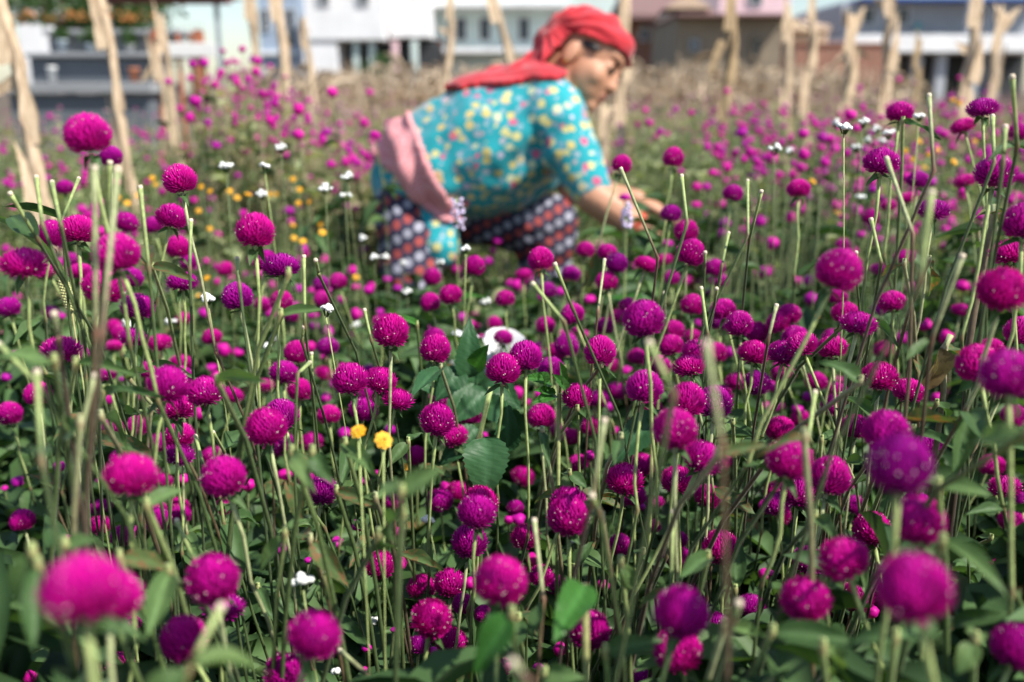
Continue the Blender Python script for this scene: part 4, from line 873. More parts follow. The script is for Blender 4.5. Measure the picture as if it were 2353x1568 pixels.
def flower_label(f, c, lean, leafkind):
    form = {'round': 'round', 'dome': 'domed', 'flat': 'flattened spiky', 'bud': 'tiny budding'}[f['form']]
    if f['form'] != 'bud' and f['D'] < 0.0165: form = 'small ' + form
    hue = 'pinkish magenta' if f['hue'] < 0.22 else ('violet' if f['hue'] > 0.72 else 'magenta')
    best = min(LANDMARK, key=lambda q: (q[1] - c).length / q[2]); near = min((g for g in flowers if g is not f), key=lambda g: (g['c'] - c).length); gap = (near['c'] - c).length
    touch = gap < (near['D'] + f['D']) * 0.56
    if (best[1] - c).length < best[2] * 1.25: place = 'beside ' + best[0]
    elif c.y > 1.5: place = 'in rows beyond the clipped stems'
    elif c.z > 0.70: place = 'clear above the other heads'
    elif c.z < 0.45: place = 'low among the dark leaves'
    elif touch: place = 'crowded against %s head' % ('a flattened' if near['form'] == 'flat' else 'a smaller' if near['D'] < f['D'] * 0.85 else 'another')
    elif gap > 0.06: place = 'with open space round it'
    else: place = 'within the thick of the bed'
    st = 'leaning stem' if lean > 0.22 else 'upright stem'
    lv = {'leaf': '', 'light': ' with pale leaves', 'spot': ' with spotted leaves'}[leafkind]
    return '%s %s amaranth, %s%s, %s' % (hue, form, st, lv, place)
def grow(f, full=True):
    r = frr; R = f['D'] / 2
    c = W(f['vx'], f['vy'], f['d'])
    lean = Vector((r.gauss(0, 0.16), r.gauss(0.02, 0.12), 1)).normalized()
    me, hw = r.choice(HEADS[f['form']])
    base = c - lean * (hw * 0.9 * R)
    L1 = r.uniform(0.07, 0.15)
    p1 = base - lean * L1
    root = best_root(p1 - lean * 0.12, lambda rt: stem_path(base, lean, rt, L1, 0.0)[0]) if full else plant_base(p1 - lean * 0.12)
    return c, lean, me, hw, base, L1, root, R
for f in NEAR:
    c, lean, me, hw, base, L1, root, R = grow(f)
    o = empty('globe_amaranth', root)
    kind = frr.choices(['leaf', 'light', 'spot'], [6, 3, 2])[0]
    tag(o, flower_label(f, c, math.hypot(lean.x, lean.y), kind), 'flower', None)
    o['group'] = 'globe amaranths: ' + o['label']
    fh = link('flower_head', me, o, mw=z_matrix(base - root, lean, R * 1.19, frr.uniform(0, 6))); fh.color = (f['hue'], 0, 0, 1)
    thick = f['D'] / 0.024
    pts, node = stem_path(base + lean * R * 0.12, lean, root, L1)
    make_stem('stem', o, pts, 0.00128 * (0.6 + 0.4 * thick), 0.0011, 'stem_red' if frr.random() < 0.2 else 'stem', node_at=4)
    a = frr.uniform(0, 6.28)
    for s in (0, math.pi):                                     # pair of small leaves under the head
        dv = Vector((math.cos(a + s), math.sin(a + s), frr.uniform(-0.55, 0.15))); L = R * frr.uniform(0.9, 1.5)
        put_leaf(o, 'bract', base - lean * 0.0005, base + dv.normalized() * L, R * frr.uniform(0.55, 0.85), name='bract_leaf')
    a = frr.uniform(0, 6.28)
    for s in (0, math.pi):                                     # pair of leaves at the first node
        if frr.random() < 0.12: continue
        dv = Vector((math.cos(a + s), math.sin(a + s), frr.uniform(-0.2, 0.9) if f['d'] > 0.65 else frr.uniform(-0.7, 0.1))).normalized(); L = frr.uniform(0.03, 0.058) * (1 if f['d'] > 0.65 else 0.8)
        for _ in range(5):
            if not leaf_hides(node, node + dv * L, L): put_leaf(o, kind, node, node + dv * L, L * frr.uniform(0.30, 0.42)); break
            dv = Vector((frr.uniform(-1, 1), frr.uniform(-1, 1), frr.uniform(-0.7, 0.2))).normalized()

# ------------------------------------------------------------------ clipped stems (heads already picked): tile, top x,y, low x,y, width
CUT = [(0,1,480,115,560,500,45),(0,1,1290,165,1370,900,45),(0,1,1755,470,1745,900,40),(0,1,100,220,350,640,45),(0,1,335,70,390,500,45),(0,1,1010,-60,985,480,50),(0,1,720,80,570,450,36),
(0,1,500,1330,540,1560,60),(0,1,2180,820,2200,1050,42),(1,1,440,800,450,1430,40),(1,1,440,1445,420,1565,40),(1,1,550,830,580,960,40),(1,1,1000,1290,1060,1560,36),
(2,1,2165,100,2170,600,32),(2,1,2290,200,2180,640,36),(2,1,1990,580,1930,870,33),(2,1,1775,760,1770,870,33),(2,1,1560,60,1610,480,40),(2,1,850,830,790,1290,33),(2,1,1740,1090,1800,1500,38),(2,1,400,870,550,1250,42),
(2,1,200,1050,480,1390,48),(2,1,1880,1090,1860,1230,36),(2,1,1400,1130,1410,1400,28),(3,0,1480,890,1525,1568,45),(3,0,2245,720,2290,1350,50),(3,0,2180,1180,2160,1490,50),(3,0,2065,1080,2080,1490,42),
(3,0,1095,1470,1330,2150,46),(3,1,1500,220,1400,1000,66),(3,1,1780,800,1500,1560,55),(3,1,810,760,805,900,36),(3,1,950,460,1040,850,40),(3,1,75,1250,0,1560,40),(0,2,1800,880,1870,1150,40),(0,2,1960,840,2060,1010,38),
(1,2,510,120,520,490,35),(1,2,490,200,380,300,42),(2,2,845,740,730,1500,60),(2,2,1270,30,1490,480,70),(2,2,1790,40,1930,950,80),(2,2,740,1430,800,1565,60),(3,2,430,480,370,900,50),
(2,3,205,90,290,800,52),(2,3,20,1400,150,1560,90),(2,3,1480,10,1460,740,50),(2,3,2080,850,2040,1000,70),(1,3,780,1280,1100,1560,50),(0,3,2020,890,1740,1440,80),(0,3,1630,90,1790,450,48),
(0,0,870,1560,880,3060,62),(0,0,1080,1575,940,3060,62),(2,0,1005,1560,1340,2370,36),(3,0,2050,1500,2040,1568,30),(0,2,0,40,330,380,60),(0,2,340,300,380,1100,66),(0,2,870,330,720,900,60)]
for i, (tc, tr, x0, y0, x1, y1, w) in enumerate(CUT):
    d = min(1.1, max(0.34, 4 * FPX * 0.0033 / w)); a = tile(tc, tr, x0, y0); b = tile(tc, tr, x1, y1)
    top = W(*a, d); low = W(*b, d * (1 + frr.uniform(-0.05, 0.04))); r_ = w / 4 / FPX * d / 2
    v = (low - top).normalized(); 
    def cut_path(rt):
        c = Vector((rt.x, rt.y, max(0.1, low.z - 0.12))).lerp(low + v * 0.12, 0.55)
        return [low * (1 - t) ** 2 + c * 2 * t * (1 - t) + rt * t * t for t in (0, 0.25, 0.5, 0.75, 1)]
    root = best_root(low + v * 0.05, cut_path)
    o = empty('clipped_stem', root)
    best = min(LANDMARK, key=lambda q: (q[1] - top).length / q[2]); ln = math.hypot(v.x, v.y)
    place = ('beside ' + best[0]) if (best[1] - top).length < best[2] else ('rising clear above the flower heads' if top.z > 0.68 else 'among the flower heads')
    red = frr.random() < 0.22; near = min(flowers, key=lambda g: (g['c'] - top).length); gap = (near['c'] - top).length
    if 'beside' not in place: place = ('with its tip against a %s head' if gap < 0.03 else 'close to a %s head' if gap < 0.06 else 'well clear of a %s head') % head_words(near)
    tag(o, '%s headless %s %s stem, clipped flat, %s' % ('steeply slanting' if ln > 0.45 else 'slightly slanting' if ln > 0.2 else 'upright', 'stout' if r_ > 0.00165 else 'slim', 'reddish' if red else 'green', place), 'stem'); o['group'] = 'clipped stems: ' + o['label']
    pts = [top.lerp(low, t / 5) for t in range(6)]; c = Vector((root.x, root.y, max(0.1, low.z - 0.12))).lerp(low + v * 0.12, 0.55)
    for k in range(1, 5):
        t = k / 4; pts.append(low * (1 - t) ** 2 + c * 2 * t * (1 - t) + root * t * t)
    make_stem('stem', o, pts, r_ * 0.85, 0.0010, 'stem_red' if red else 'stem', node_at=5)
    V, F, A = tube([-v * 0.0022, -v * 0.0006, v * 0.0012], [r_ * 0.95, r_ * 1.12, r_ * 0.9], 8)
    link('cut_tip', mesh_from('cut_tip', [tuple(q) for q in V], F, [MAT['cut_tip']]), o, loc=top - root)
    a = frr.uniform(0, 6.28)
    for s in (0, math.pi):
        dv = Vector((math.cos(a + s), math.sin(a + s), frr.uniform(-0.1, 0.8) if d > 0.65 else frr.uniform(-0.7, 0.1))).normalized(); L = frr.uniform(0.03, 0.055) * (1 if d > 0.65 else 0.7)
        if not leaf_hides(pts[5], pts[5] + dv * L, L): put_leaf(o, frr.choice(['leaf', 'light', 'leaf', 'spot']), pts[5], pts[5] + dv * L, L * 0.36)

# ------------------------------------------------------------------ leafy shoots whose leaves stand out: tile, base x,y, tip x,y, width, depth, kind
SH = [(0,1,1400,890,1780,980,130,.86,'spot'),(0,2,500,200,40,20,200,.48,'light'),(0,2,700,220,1150,170,110,.55,'light'),(0,2,960,470,1370,380,100,.62,'leaf'),(0,2,2000,380,2420,320,140,.58,'light'),
(0,2,740,760,420,900,240,.5,'leaf'),(0,2,930,700,1200,720,110,.6,'light'),(0,2,900,880,1450,1060,190,.8,'spot'),(0,2,1380,220,1760,240,90,.86,'leaf'),(0,2,1190,350,1320,240,100,.86,'light'),(0,2,1390,640,1490,640,110,.86,'leaf'),
(0,2,1300,680,950,630,60,.86,'leaf'),(0,2,1350,1520,1690,1320,200,.52,'light'),(1,1,230,1330,610,1250,120,.66,'light'),(1,1,300,960,430,1030,80,.62,'leaf'),(1,1,1480,1420,1290,1310,80,1.0,'bright'),
(1,2,820,950,1110,1210,180,.62,'light'),(1,2,900,930,780,1310,160,.8,'leaf'),(1,2,1400,930,1200,1150,130,.82,'leaf'),(1,2,1100,1450,1320,1290,90,.65,'light'),(1,2,740,1380,1190,1540,150,.68,'spot'),(1,2,1340,1400,1700,1150,220,.45,'light'),
(1,2,330,1030,480,1260,170,.55,'light'),(1,2,520,1030,660,1280,170,.55,'leaf'),(1,2,1700,250,1400,450,150,.9,'tooth'),(2,2,820,230,870,415,90,.85,'leaf'),(2,2,600,630,735,735,110,.85,'leaf'),
(2,2,1000,900,930,1090,120,.66,'leaf'),(2,2,590,1450,80,1340,150,.8,'spot'),(2,2,280,840,320,1010,90,.72,'leaf'),(2,2,530,1220,700,1315,130,.82,'leaf'),(2,2,1890,1060,2380,920,130,.5,'spot'),(2,2,2030,760,2220,855,90,.82,'leaf'),
(3,2,850,380,560,90,160,.62,'leaf'),(3,2,680,520,1170,690,120,.8,'leaf'),(3,2,1240,740,1830,720,120,.66,'spot'),(3,2,2380,860,1740,850,240,.42,'light'),(3,2,330,880,-40,940,90,.5,'spot'),(3,2,910,1130,520,1040,110,.8,'leaf'),
(3,2,490,910,670,815,100,.82,'leaf'),(3,2,1550,580,1810,690,120,.84,'leaf'),(3,2,1560,1330,2010,1300,200,.5,'light'),(3,2,1340,820,1850,1000,120,.72,'leaf'),(3,1,1250,860,960,1000,100,.86,'spot'),(3,1,1480,830,1550,1155,110,.86,'spot'),
(3,1,1930,570,1560,560,60,1.1,'leaf'),(3,1,980,1430,1175,1430,70,.84,'leaf'),(3,1,690,1430,565,1500,60,.84,'leaf'),(3,0,1240,1120,1600,1180,60,.95,'leaf'),
(0,3,1550,560,1370,1160,250,.5,'light'),(0,3,300,380,90,900,220,.42,'light'),(0,3,350,500,320,1310,220,.42,'leaf'),(0,3,1100,420,1680,520,230,.52,'spot'),(0,3,600,320,370,60,200,.46,'leaf'),
(1,3,500,260,850,680,200,.62,'spot'),(1,3,270,200,0,570,140,.58,'light'),(1,3,1350,20,990,220,170,.5,'light'),(1,3,1130,220,1270,470,170,.55,'leaf'),(1,3,1300,390,1750,520,140,.72,'spot'),(1,3,700,940,1020,1225,150,.78,'leaf'),
(1,3,1290,570,1260,1020,140,.86,'leaf'),(1,3,2351,950,1950,1510,290,.45,'bright'),(1,3,640,620,790,905,150,.6,'leaf'),(1,3,1290,1090,1460,935,80,.8,'leaf'),(1,3,20,700,110,880,120,.8,'leaf'),(1,3,200,760,420,1000,200,.85,'leaf'),
(2,3,830,60,970,280,150,.62,'leaf'),(2,3,1000,470,1210,800,150,.58,'light'),(2,3,860,1290,1330,1130,210,.52,'leaf'),(2,3,1800,420,1550,610,180,.6,'leaf'),(2,3,2050,720,2110,180,150,.7,'leaf'),(2,3,1950,1060,2390,1140,130,.5,'light'),
(2,3,60,990,-60,1300,250,.6,'leaf'),(2,3,300,1500,560,1480,200,.5,'light'),(2,3,1210,380,1420,470,140,.78,'leaf'),(2,3,560,520,700,260,140,.78,'leaf'),
(3,3,1600,290,2260,560,200,.45,'light'),(3,3,1170,1160,1550,1010,240,.45,'leaf'),(3,3,1680,1040,2160,880,170,.56,'leaf'),(3,3,40,1110,860,1160,240,.48,'leaf'),(3,3,1900,1180,1760,1510,220,.46,'light'),(3,3,430,50,660,270,150,.6,'leaf'),
(3,3,500,650,830,660,120,.55,'leaf'),(3,3,500,1250,900,1500,160,.45,'light'),(3,3,1250,1250,1700,1400,130,.7,'leaf'),(3,3,2050,250,2300,420,120,.8,'leaf'),(3,3,40,1540,90,1400,80,.85,'leaf')]
KW = {'leaf': 'grey green', 'light': 'pale', 'spot': 'brown spotted', 'tooth': 'dark toothed', 'bright': 'bright toothed'}
for i, (tc, tr, x0, y0, x1, y1, w, d, kind) in enumerate(SH):
    a = W(*tile(tc, tr, x0, y0), d); b = W(*tile(tc, tr, x1, y1), d * frr.uniform(0.93, 1.07))
    if kind in ('tooth', 'bright'): pass
    root = best_root(a, lambda rt: [a * (1 - t) ** 2 + Vector((rt.x, rt.y, max(0.1, a.z - 0.12))).lerp(a - Vector((0, 0, 0.08)), 0.3) * 2 * t * (1 - t) + rt * t * t for t in (0, 0.25, 0.5, 0.75, 1)])
    o = empty('leafy_shoot', root)
    best = min(LANDMARK, key=lambda q: (q[1] - a).length / q[2]); place = ('beside ' + best[0]) if (best[1] - a).length < best[2] * 1.3 else ('high among the flower stems' if a.z > 0.6 else 'low in the flower bed')
    near = min(flowers, key=lambda g: (g['c'] - a).length)
    if 'beside' not in place: place = ('high up' if a.z > 0.6 else 'low down') + ' near a %s head' % head_words(near)
    else: place += (', curving up' if (b - a).z > 0.01 else ', drooping' if (b - a).z < -0.02 else ', held level')
    tag(o, 'flowerless shoot with %s %s leaves %s' % ('broad' if w > 150 else 'narrow', KW[kind], place), 'plant'); o['group'] = 'leafy shoots: ' + o['label']
    L = (b - a).length; wid = min(w / 4 / FPX * d, L * 0.62) * 1.08
    put_leaf(o, kind, a, b, wid, up=Vector((frr.uniform(-0.3, 0.3), -0.75, 0.8)))
    opp = (a - b); opp.z = abs(opp.z) * 0.4; opp = (opp.normalized() + Vector((frr.uniform(-.3, .3), 0.7, 0))).normalized()
    if not leaf_hides(a, a + opp * L * 0.75, wid): put_leaf(o, kind, a, a + opp * L * 0.75, wid * 0.85)
    pts = [a + Vector((0, 0, 0.004)), a]; 
    for k in range(1, 7):
        t = k / 6; cc_ = Vector((root.x, root.y, max(0.1, a.z - 0.12))).lerp(a - Vector((0, 0, 0.08)), 0.3); pts.append(a * (1 - t) ** 2 + cc_ * 2 * t * (1 - t) + root * t * t)
    make_stem('stem', o, pts, 0.0016, 0.0016, 'stem_red' if frr.random() < 0.25 else 'stem', node_at=1)

# ------------------------------------------------------------------ special plants
# broad toothed-leaf weed in the middle
base = W(1100, 1010, 0.90); root = Vector((base.x, base.y + 0.03, -0.015)); o = empty('toothed_leaf_weed', root)
tag(o, 'dark green weed with broad quilted toothed leaves under the flower heads', 'plant')
pts = [W(1128, 890, .90), W(1112, 960, .90), base] + [base.lerp(root, k / 5) for k in range(1, 6)]
make_stem('stem', o, pts, 0.0021, 0.0034, 'stem', node_at=2)
for (x0, y0, x1, y1, w, d, kd) in ((1115, 1005, 1122, 1145, 105, .80, 'tooth'), (1165, 1035, 1172, 935, 60, .88, 'tooth'), (1075, 870, 1080, 745, 62, 1.0, 'tooth'), (1060, 850, 1010, 905, 60, 1.0, 'tooth'), (1040, 890, 965, 880, 60, 1.02, 'tooth'), (1090, 845, 1115, 800, 45, .95, 'bright'), (1120, 900, 1040, 960, 62, 1.0, 'tooth'), (1110, 920, 1195, 985, 60, 1.0, 'tooth'), (1090, 880, 1010, 1000, 66, 1.06, 'tooth'), (1130, 870, 1190, 920, 56, 1.06, 'tooth'), (1100, 985, 1015, 1060, 64, .98, 'tooth'), (1100, 880, 1060, 830, 60, 1.1, 'tooth'), (1085, 905, 1150, 860, 50, 1.12, 'tooth')):
    put_leaf(o, kd, W(x0, y0, d), W(x1, y1, d * 0.97), w / FPX * d, up=Vector((0.1, -0.9, 0.5)))
base = W(1285, 905, 0.86); root = Vector((base.x, base.y, -0.015)); o = empty('toothed_leaf_weed', root)
tag(o, 'glossy bright green weed with crinkled leaves and a bud cluster between the flower heads', 'plant')
make_stem('stem', o, [base] + [base.lerp(root, k / 6) for k in range(1, 7)], 0.0016, 0.0026, 'stem', node_at=0)
for (x0, y0, x1, y1, w) in ((1265, 880, 1216, 862, 34), (1276, 905, 1232, 918, 30), (1290, 880, 1300, 838, 26), (1262, 905, 1240, 890, 24), (1300, 900, 1285, 860, 30), (1250, 893, 1258, 860, 32)):
    put_leaf(o, 'bright', W(x0, y0, .86), W(x1, y1, .83), w / FPX * .86, up=Vector((0.2, -0.8, 0.6)))
base = W(1345, 1345, 0.52); root = Vector((base.x + 0.02, base.y + 0.05, -0.015)); o = empty('toothed_leaf_weed', root)
tag(o, 'single glossy wet toothed leaf held up in front of the flower bed', 'plant')
make_stem('stem', o, [base] + [base.lerp(root, k / 6) for k in range(1, 7)], 0.0016, 0.0026, 'stem', node_at=0)
put_leaf(o, 'bright', base, W(1285, 1450, 0.48), 85 / FPX * .5, up=Vector((0.1, -0.7, 0.8)))
base = W(1500, 1000, 0.9); root = Vector((base.x, base.y, -0.015)); o = empty('toothed_leaf_weed', root)
tag(o, 'dark toothed leaves spreading behind the round flower heads right of the bright weed', 'plant'); o['label'] = 'dark toothed leaves spreading flat behind a cluster of round flower heads'
make_stem('stem', o, [base] + [base.lerp(root, k / 6) for k in range(1, 7)], 0.0016, 0.0026, 'stem', node_at=0)
for (x0, y0, x1, y1, w) in ((1515, 955, 1400, 1050, 75), (1490, 960, 1560, 948, 30), (1180, 1000, 1185, 940, 60)):
    put_leaf(o, 'tooth', W(x0, y0, .9), W(x1, y1, .87), w / FPX * .9, up=Vector((0.1, -0.7, 0.8)))
# dried curled leaf on a reddish stem, and the tall dark red stem
base = W(2170, 800, 0.86); root = Vector((base.x - 0.01, base.y, -0.015)); o = empty('withered_shoot', root)
tag(o, 'reddish branching stem carrying one brown dried curled leaf', 'plant')
make_stem('stem', o, [W(2185, 770, .86), base, W(2168, 900, .86)] + [W(2168, 900, .86).lerp(root, k / 5) for k in range(1, 6)], 0.0022, 0.003, 'stem_red', node_at=1)
put_leaf(o, 'dry', W(2160, 800, .86), W(2128, 915, .85), 46 / FPX * .86, up=Vector((0.3, -1, 0.2)), i=0); put_leaf(o, 'spot', base, W(2260, 830, .9), 36 / FPX * .86)
root = W(2225, 800, 0.84); root = Vector((root.x, root.y, -0.015)); o = empty('red_stemmed_plant', root)
tag(o, 'tall dark red branching stem with pale dried collars below a wide flower head', 'plant')
make_stem('stem', o, [W(2286, 470, .84), W(2282, 505, .84), W(2262, 600, .84), W(2240, 710, .84), W(2225, 800, .84), W(2222, 900, .85), root], 0.0022, 0.0032, 'stem_red', node_at=1)
for (x1, y1) in ((2240, 488), (2315, 482), (2330, 560)): put_leaf(o, 'spot', W(2284, 492, .84), W(x1, y1, .82), 16 / FPX * .84)
# long crossing stalk and long grass blade
o = empty('grass_blade', Vector((W(140, 620, .8).x + 0.06, W(140, 620, .8).y, -0.015))); tag(o, 'long flat bright green grass blade arching past the flowers', 'grass blade')
gp = [W(-60, 480, .80), W(20, 510, .80), W(90, 555, .80), W(140, 615, .80), W(170, 700, .81), W(190, 830, .82)] + [o.location.copy()]
V = []; F = []; A = []
for i, p in enumerate(gp):
    w_ = 0.0046 * (0.35 + min(1, i / 2)); s = Vector((0.25, -0.5, 0.8)).normalized(); 
    for k in (-1, 0, 1): V.append(p - o.location + s * k * w_ + Vector((0, 0.002 * (k == 0), 0))); A.append(1 - abs(k))
for i in range(len(gp) - 1):
    for k in (0, 1): F.append((i * 3 + k, i * 3 + k + 1, i * 3 + k + 4, i * 3 + k + 3))
link('blade', mesh_from('blade', [tuple(v) for v in V], F, [MAT['leaf_light']], None, {'rib': A, 'vein': [0.0] * len(A)}), o)
# foxtail
base = W(165, 715, 0.86); tip = W(142, 636, 0.86); root = Vector((base.x + 0.03, base.y, -0.015)); o = empty('foxtail_grass', root); tag(o, 'yellow green foxtail seed head with brown bristles on a thin stalk', 'grass')
make_stem('stem', o, [base] + [base.lerp(root, k / 6) for k in range(1, 7)], 0.0007, 0.0011, 'stem', node_at=0)
V = []; F = []; M = []; ax_ = tip - base; cv, cf = ICO1
for i in range(130):
    t = i / 130; a = i * 2.399; rr_ = 0.0042 * math.sin(math.pi * (0.12 + 0.8 * t)) ** 0.5; p = base - root + ax_ * t; u1 = ax_.orthogonal().normalized(); u2 = ax_.cross(u1).normalized(); rad = u1 * math.cos(a) + u2 * math.sin(a)
    c = p + rad * rr_; k = len(V)
    for q in cv: V.append(c + Vector(q) * 0.0013)
    F += [tuple(int(z) + k for z in f_) for f_ in cf]; M += [0] * len(cf)
    if i % 2 == 0:
        k = len(V); e = c + (rad + ax_.normalized() * 0.8) * 0.006; V += [c, c + Vector((0.0003, 0, 0.0003)), e]; F.append((k, k + 1, k + 2)); M.append(1)
link('seed_head', mesh_from('seed_head', [tuple(v) for v in V], F, [MAT['seed_green'], MAT['bristle']], M), o)
# white sack lying between the plants
sp_ = W(1075, 790, 1.42); o = empty('white_sack', Vector((sp_.x, sp_.y, 0.0))); tag(o, 'crumpled white plastic sack lying half hidden among the flower plants', 'sack')
bm = bmesh.new(); bmesh.ops.create_icosphere(bm, subdivisions=5, radius=1.0); hz = sp_.z + 0.015
for v in bm.verts:
    q = v.co.copy(); k = 1 + 0.20 * mnoise.noise(q * 2.1) + 0.10 * mnoise.noise(q * 5.5) + 0.04 * abs(mnoise.noise(q * 14))
    sgn = lambda t: math.copysign(abs(t) ** 0.7, t)
    v.co = Vector((sgn(q.x) * 0.060 * k, sgn(q.y) * 0.07 * k, max(0.0, (sgn(q.z) * 0.5 + 0.5) * hz * (0.9 + 0.1 * k))))
me = bpy.data.meshes.new('sack'); bm.to_mesh(me); bm.free(); me.materials.append(MAT['sack_cloth']); me.polygons.foreach_set('use_smooth', np.ones(len(me.polygons), dtype=bool)); link('bag', me, o)
V, F, A = tube([Vector((0.03, -0.09, hz * 0.93)), Vector((0.05, -0.12, hz * 1.0)), Vector((0.055, -0.13, hz * 1.04))], [0.025, 0.012, 0.03], 12, cap=False); link('neck', mesh_from('neck', [tuple(v) for v in V], F, [MAT['sack_cloth']]), o)

# weeds with small white, lilac and yellow flowers
def floret_cluster(name, parent, c, R, n, mat, size, seed, up=0.9, core=None):
    r = random.Random(seed); V = []; F = []; M = []; cv, cf = ICO1
    for i in range(n):
        p = Vector((r.gauss(0, 1), r.gauss(0, 1), r.gauss(0, 1))); p = p.normalized() * R * r.uniform(0.5, 1); p.z = abs(p.z) * up; k = len(V); s = size * r.uniform(0.75, 1.2)
        for q in cv: V.append(c + p + Vector((q[0], q[1], q[2] * 0.85)) * s * (1 + 0.12 * r.random()))
        F += [tuple(int(z) + k for z in f_) for f_ in cf]; M += [0] * len(cf)
        tv, tf, _ = tube([c + p, c + p * 0.3 - Vector((0, 0, R * 0.9))], [size * 0.25, size * 0.2], 4); k = len(V); V += tv; F += [tuple(z + k for z in f_) for f_ in tf]; M += [1] * len(tf)
    return link(name, mesh_from(name, [tuple(v) for v in V], F, [MAT[mat], MAT['leaf_light']], M, {'rib': [0.0] * len(V), 'vein': [0.0] * len(V)}), parent)
def weed(name, label, cat, group, c, R, n, mat, size, seed, leafkind='leaf', leaves=4):
    r = random.Random(seed); root = Vector((c.x + r.gauss(0, 0.03), c.y + r.gauss(0.02, 0.03), -0.015)); o = empty(name, root); tag(o, label, cat, group)
    pts = [c - Vector((0, 0, R * 0.8))]
    for k in range(1, 8): pts.append(pts[0].lerp(root, k / 7) + Vector((math.sin(k) * 0.006, 0, 0)))
    make_stem('stem', o, pts, 0.0005, 0.0008, 'stem_mass' if c.y > 1.2 else 'stem', node_at=3)
    floret_cluster('flower_cluster', o, c - root, R, n, mat, size, seed)
    for k in range(leaves):
        a = r.uniform(0, 6.28); p = pts[2 + k // 2]; L = r.uniform(0.022, 0.042); put_leaf(o, leafkind, p, p + Vector((math.cos(a), math.sin(a), 0.3)) * L, L * 0.4)
    return o
WH = [(0,1,1910,1180,140),(0,1,1570,1400,90),(0,1,1160,1430,100),(1,1,640,1290,150),(1,1,1390,1120,80),(1,1,920,1430,80),(1,1,150,1550,70),(1,1,980,630,70),(1,1,640,170,100),(1,1,840,60,90),(1,1,820,240,90),(1,1,1930,730,110),(1,1,1350,850,60),(1,1,2110,1210,80),(1,1,1690,850,80),(1,1,1180,800,70),(1,1,1090,810,80),(1,1,60,230,90),
(3,0,700,1180,150),(3,0,870,1130,100),(3,0,1390,1080,110),(3,0,1110,1240,100),(3,0,990,1200,80),(3,0,620,1140,80),(3,0,810,1370,80),(3,0,60,1380,100),(3,0,200,1400,80),(3,0,920,1300,70),(3,0,1050,1300,70),
(1,3,430,650,200),(1,3,1590,90,130),(1,3,1090,1010,130),(1,3,770,1510,170),(1,2,110,50,100),(1,2,1560,1540,60),(2,3,560,270,80),(3,3,580,1000,50),(0,0,2080,1540,100),(1,0,230,1370,90),(1,0,80,1530,110),(3,1,840,260,80),(1,2,1980,80,80),(0,3,950,290,80)]
for i, (tc, tr, x, y, w) in enumerate(WH):
    vx, vy = tile(tc, tr, x, y); k = (vy - VH / 2) / FPX; zmin = 0.38 if vy > 600 else 0.48
    d = min(4 * FPX * 0.0135 / w, (CH - zmin) / max(0.05, SP + k * CP)); R = w / 4 / FPX * d / 2; c = W(vx, vy, d)
    best = min(LANDMARK, key=lambda q: (q[1] - c).length / q[2]); place = ('beside ' + best[0]) if (best[1] - c).length < best[2] * 1.4 and 'white clustered' not in best[0] else ('behind the flower bed' if d > 1.3 else ('low between the leaves' if c.z < .5 else 'between the flower heads'))
    lab = 'white clustered weed flowers on a thin stem ' + place
    weed('white_weed', lab, 'flower', 'white weeds: ' + lab, c, R * (0.85 if c.y < 1.2 else 1.15), 7 if c.y < 1.2 else 11, 'white_petal', R * 0.42, 900 + i)
YE = [(0,1,1400,70,60),(0,1,1430,130,55),(0,1,1170,300,65),(0,1,1850,150,60),(0,1,1930,190,60),(0,1,2110,190,70),(0,1,2180,250,60),(0,1,2280,220,70),(0,1,1825,370,55),(0,1,1930,535,55),(0,1,1900,990,75),(0,1,1820,1160,60),(0,1,1265,230,50),(0,1,1090,250,50),
(1,1,340,80,60),(1,1,130,220,60),(1,1,185,220,55),(1,1,400,175,60),(1,1,390,300,60),(1,1,490,290,60),(1,1,590,500,50),(1,1,610,570,75),(1,1,350,620,60),(1,1,430,650,75),(1,1,340,500,50),(1,1,920,980,65),(1,1,510,1210,55),
(1,2,940,830,160),(1,2,1170,910,180),(1,2,1375,1155,70),(3,0,1260,1390,60),(3,0,1390,1300,60),(3,0,1480,1420,60),(3,0,1330,1470,55),(3,0,1560,1380,55),(3,0,1710,1490,70),(3,0,1440,1540,55),(3,0,1700,920,55),(3,0,1760,950,55),(3,0,1900,1300,50),
(3,1,640,390,55),(3,1,570,650,50),(3,1,410,100,70),(3,1,460,1340,50),(3,1,780,430,50)]
def yellow_mesh():
    V = []; F = []; M = []
    for ring, (n, r0, z, L, w) in enumerate(((8, 0.25, 0.0, 0.75, 0.30), (7, 0.18, 0.16, 0.6, 0.26), (5, 0.08, 0.3, 0.42, 0.22))):
        for k in range(n):
            a = 2 * math.pi * k / n + ring * 0.4; dx = Vector((math.cos(a), math.sin(a), 0)); sx = Vector((-dx.y, dx.x, 0)); q = len(V); up = Vector((0, 0, 1))
            V += [dx * r0 + up * z - sx * w * 0.5, dx * r0 + up * z + sx * w * 0.5, dx * (r0 + L * 0.7) + sx * w * 1.1 + up * (z + 0.12), dx * (r0 + L) + up * (z + 0.05), dx * (r0 + L * 0.7) - sx * w * 1.1 + up * (z + 0.12)]
            F.append((q, q + 1, q + 2, q + 3, q + 4)); M.append(0)
    cv, cf = ICO1; k = len(V)
    for p in cv: V.append(Vector((p[0] * 0.3, p[1] * 0.3, p[2] * 0.28 + 0.25)))
    F += [tuple(int(z) + k for z in f_) for f_ in cf]; M += [1] * len(cf)
    return mesh_from('yellow_bloom', [tuple(v) for v in V], F, [MAT['yellow_petal'], MAT['yellow_eye']], M, smooth=False)
YM = yellow_mesh()
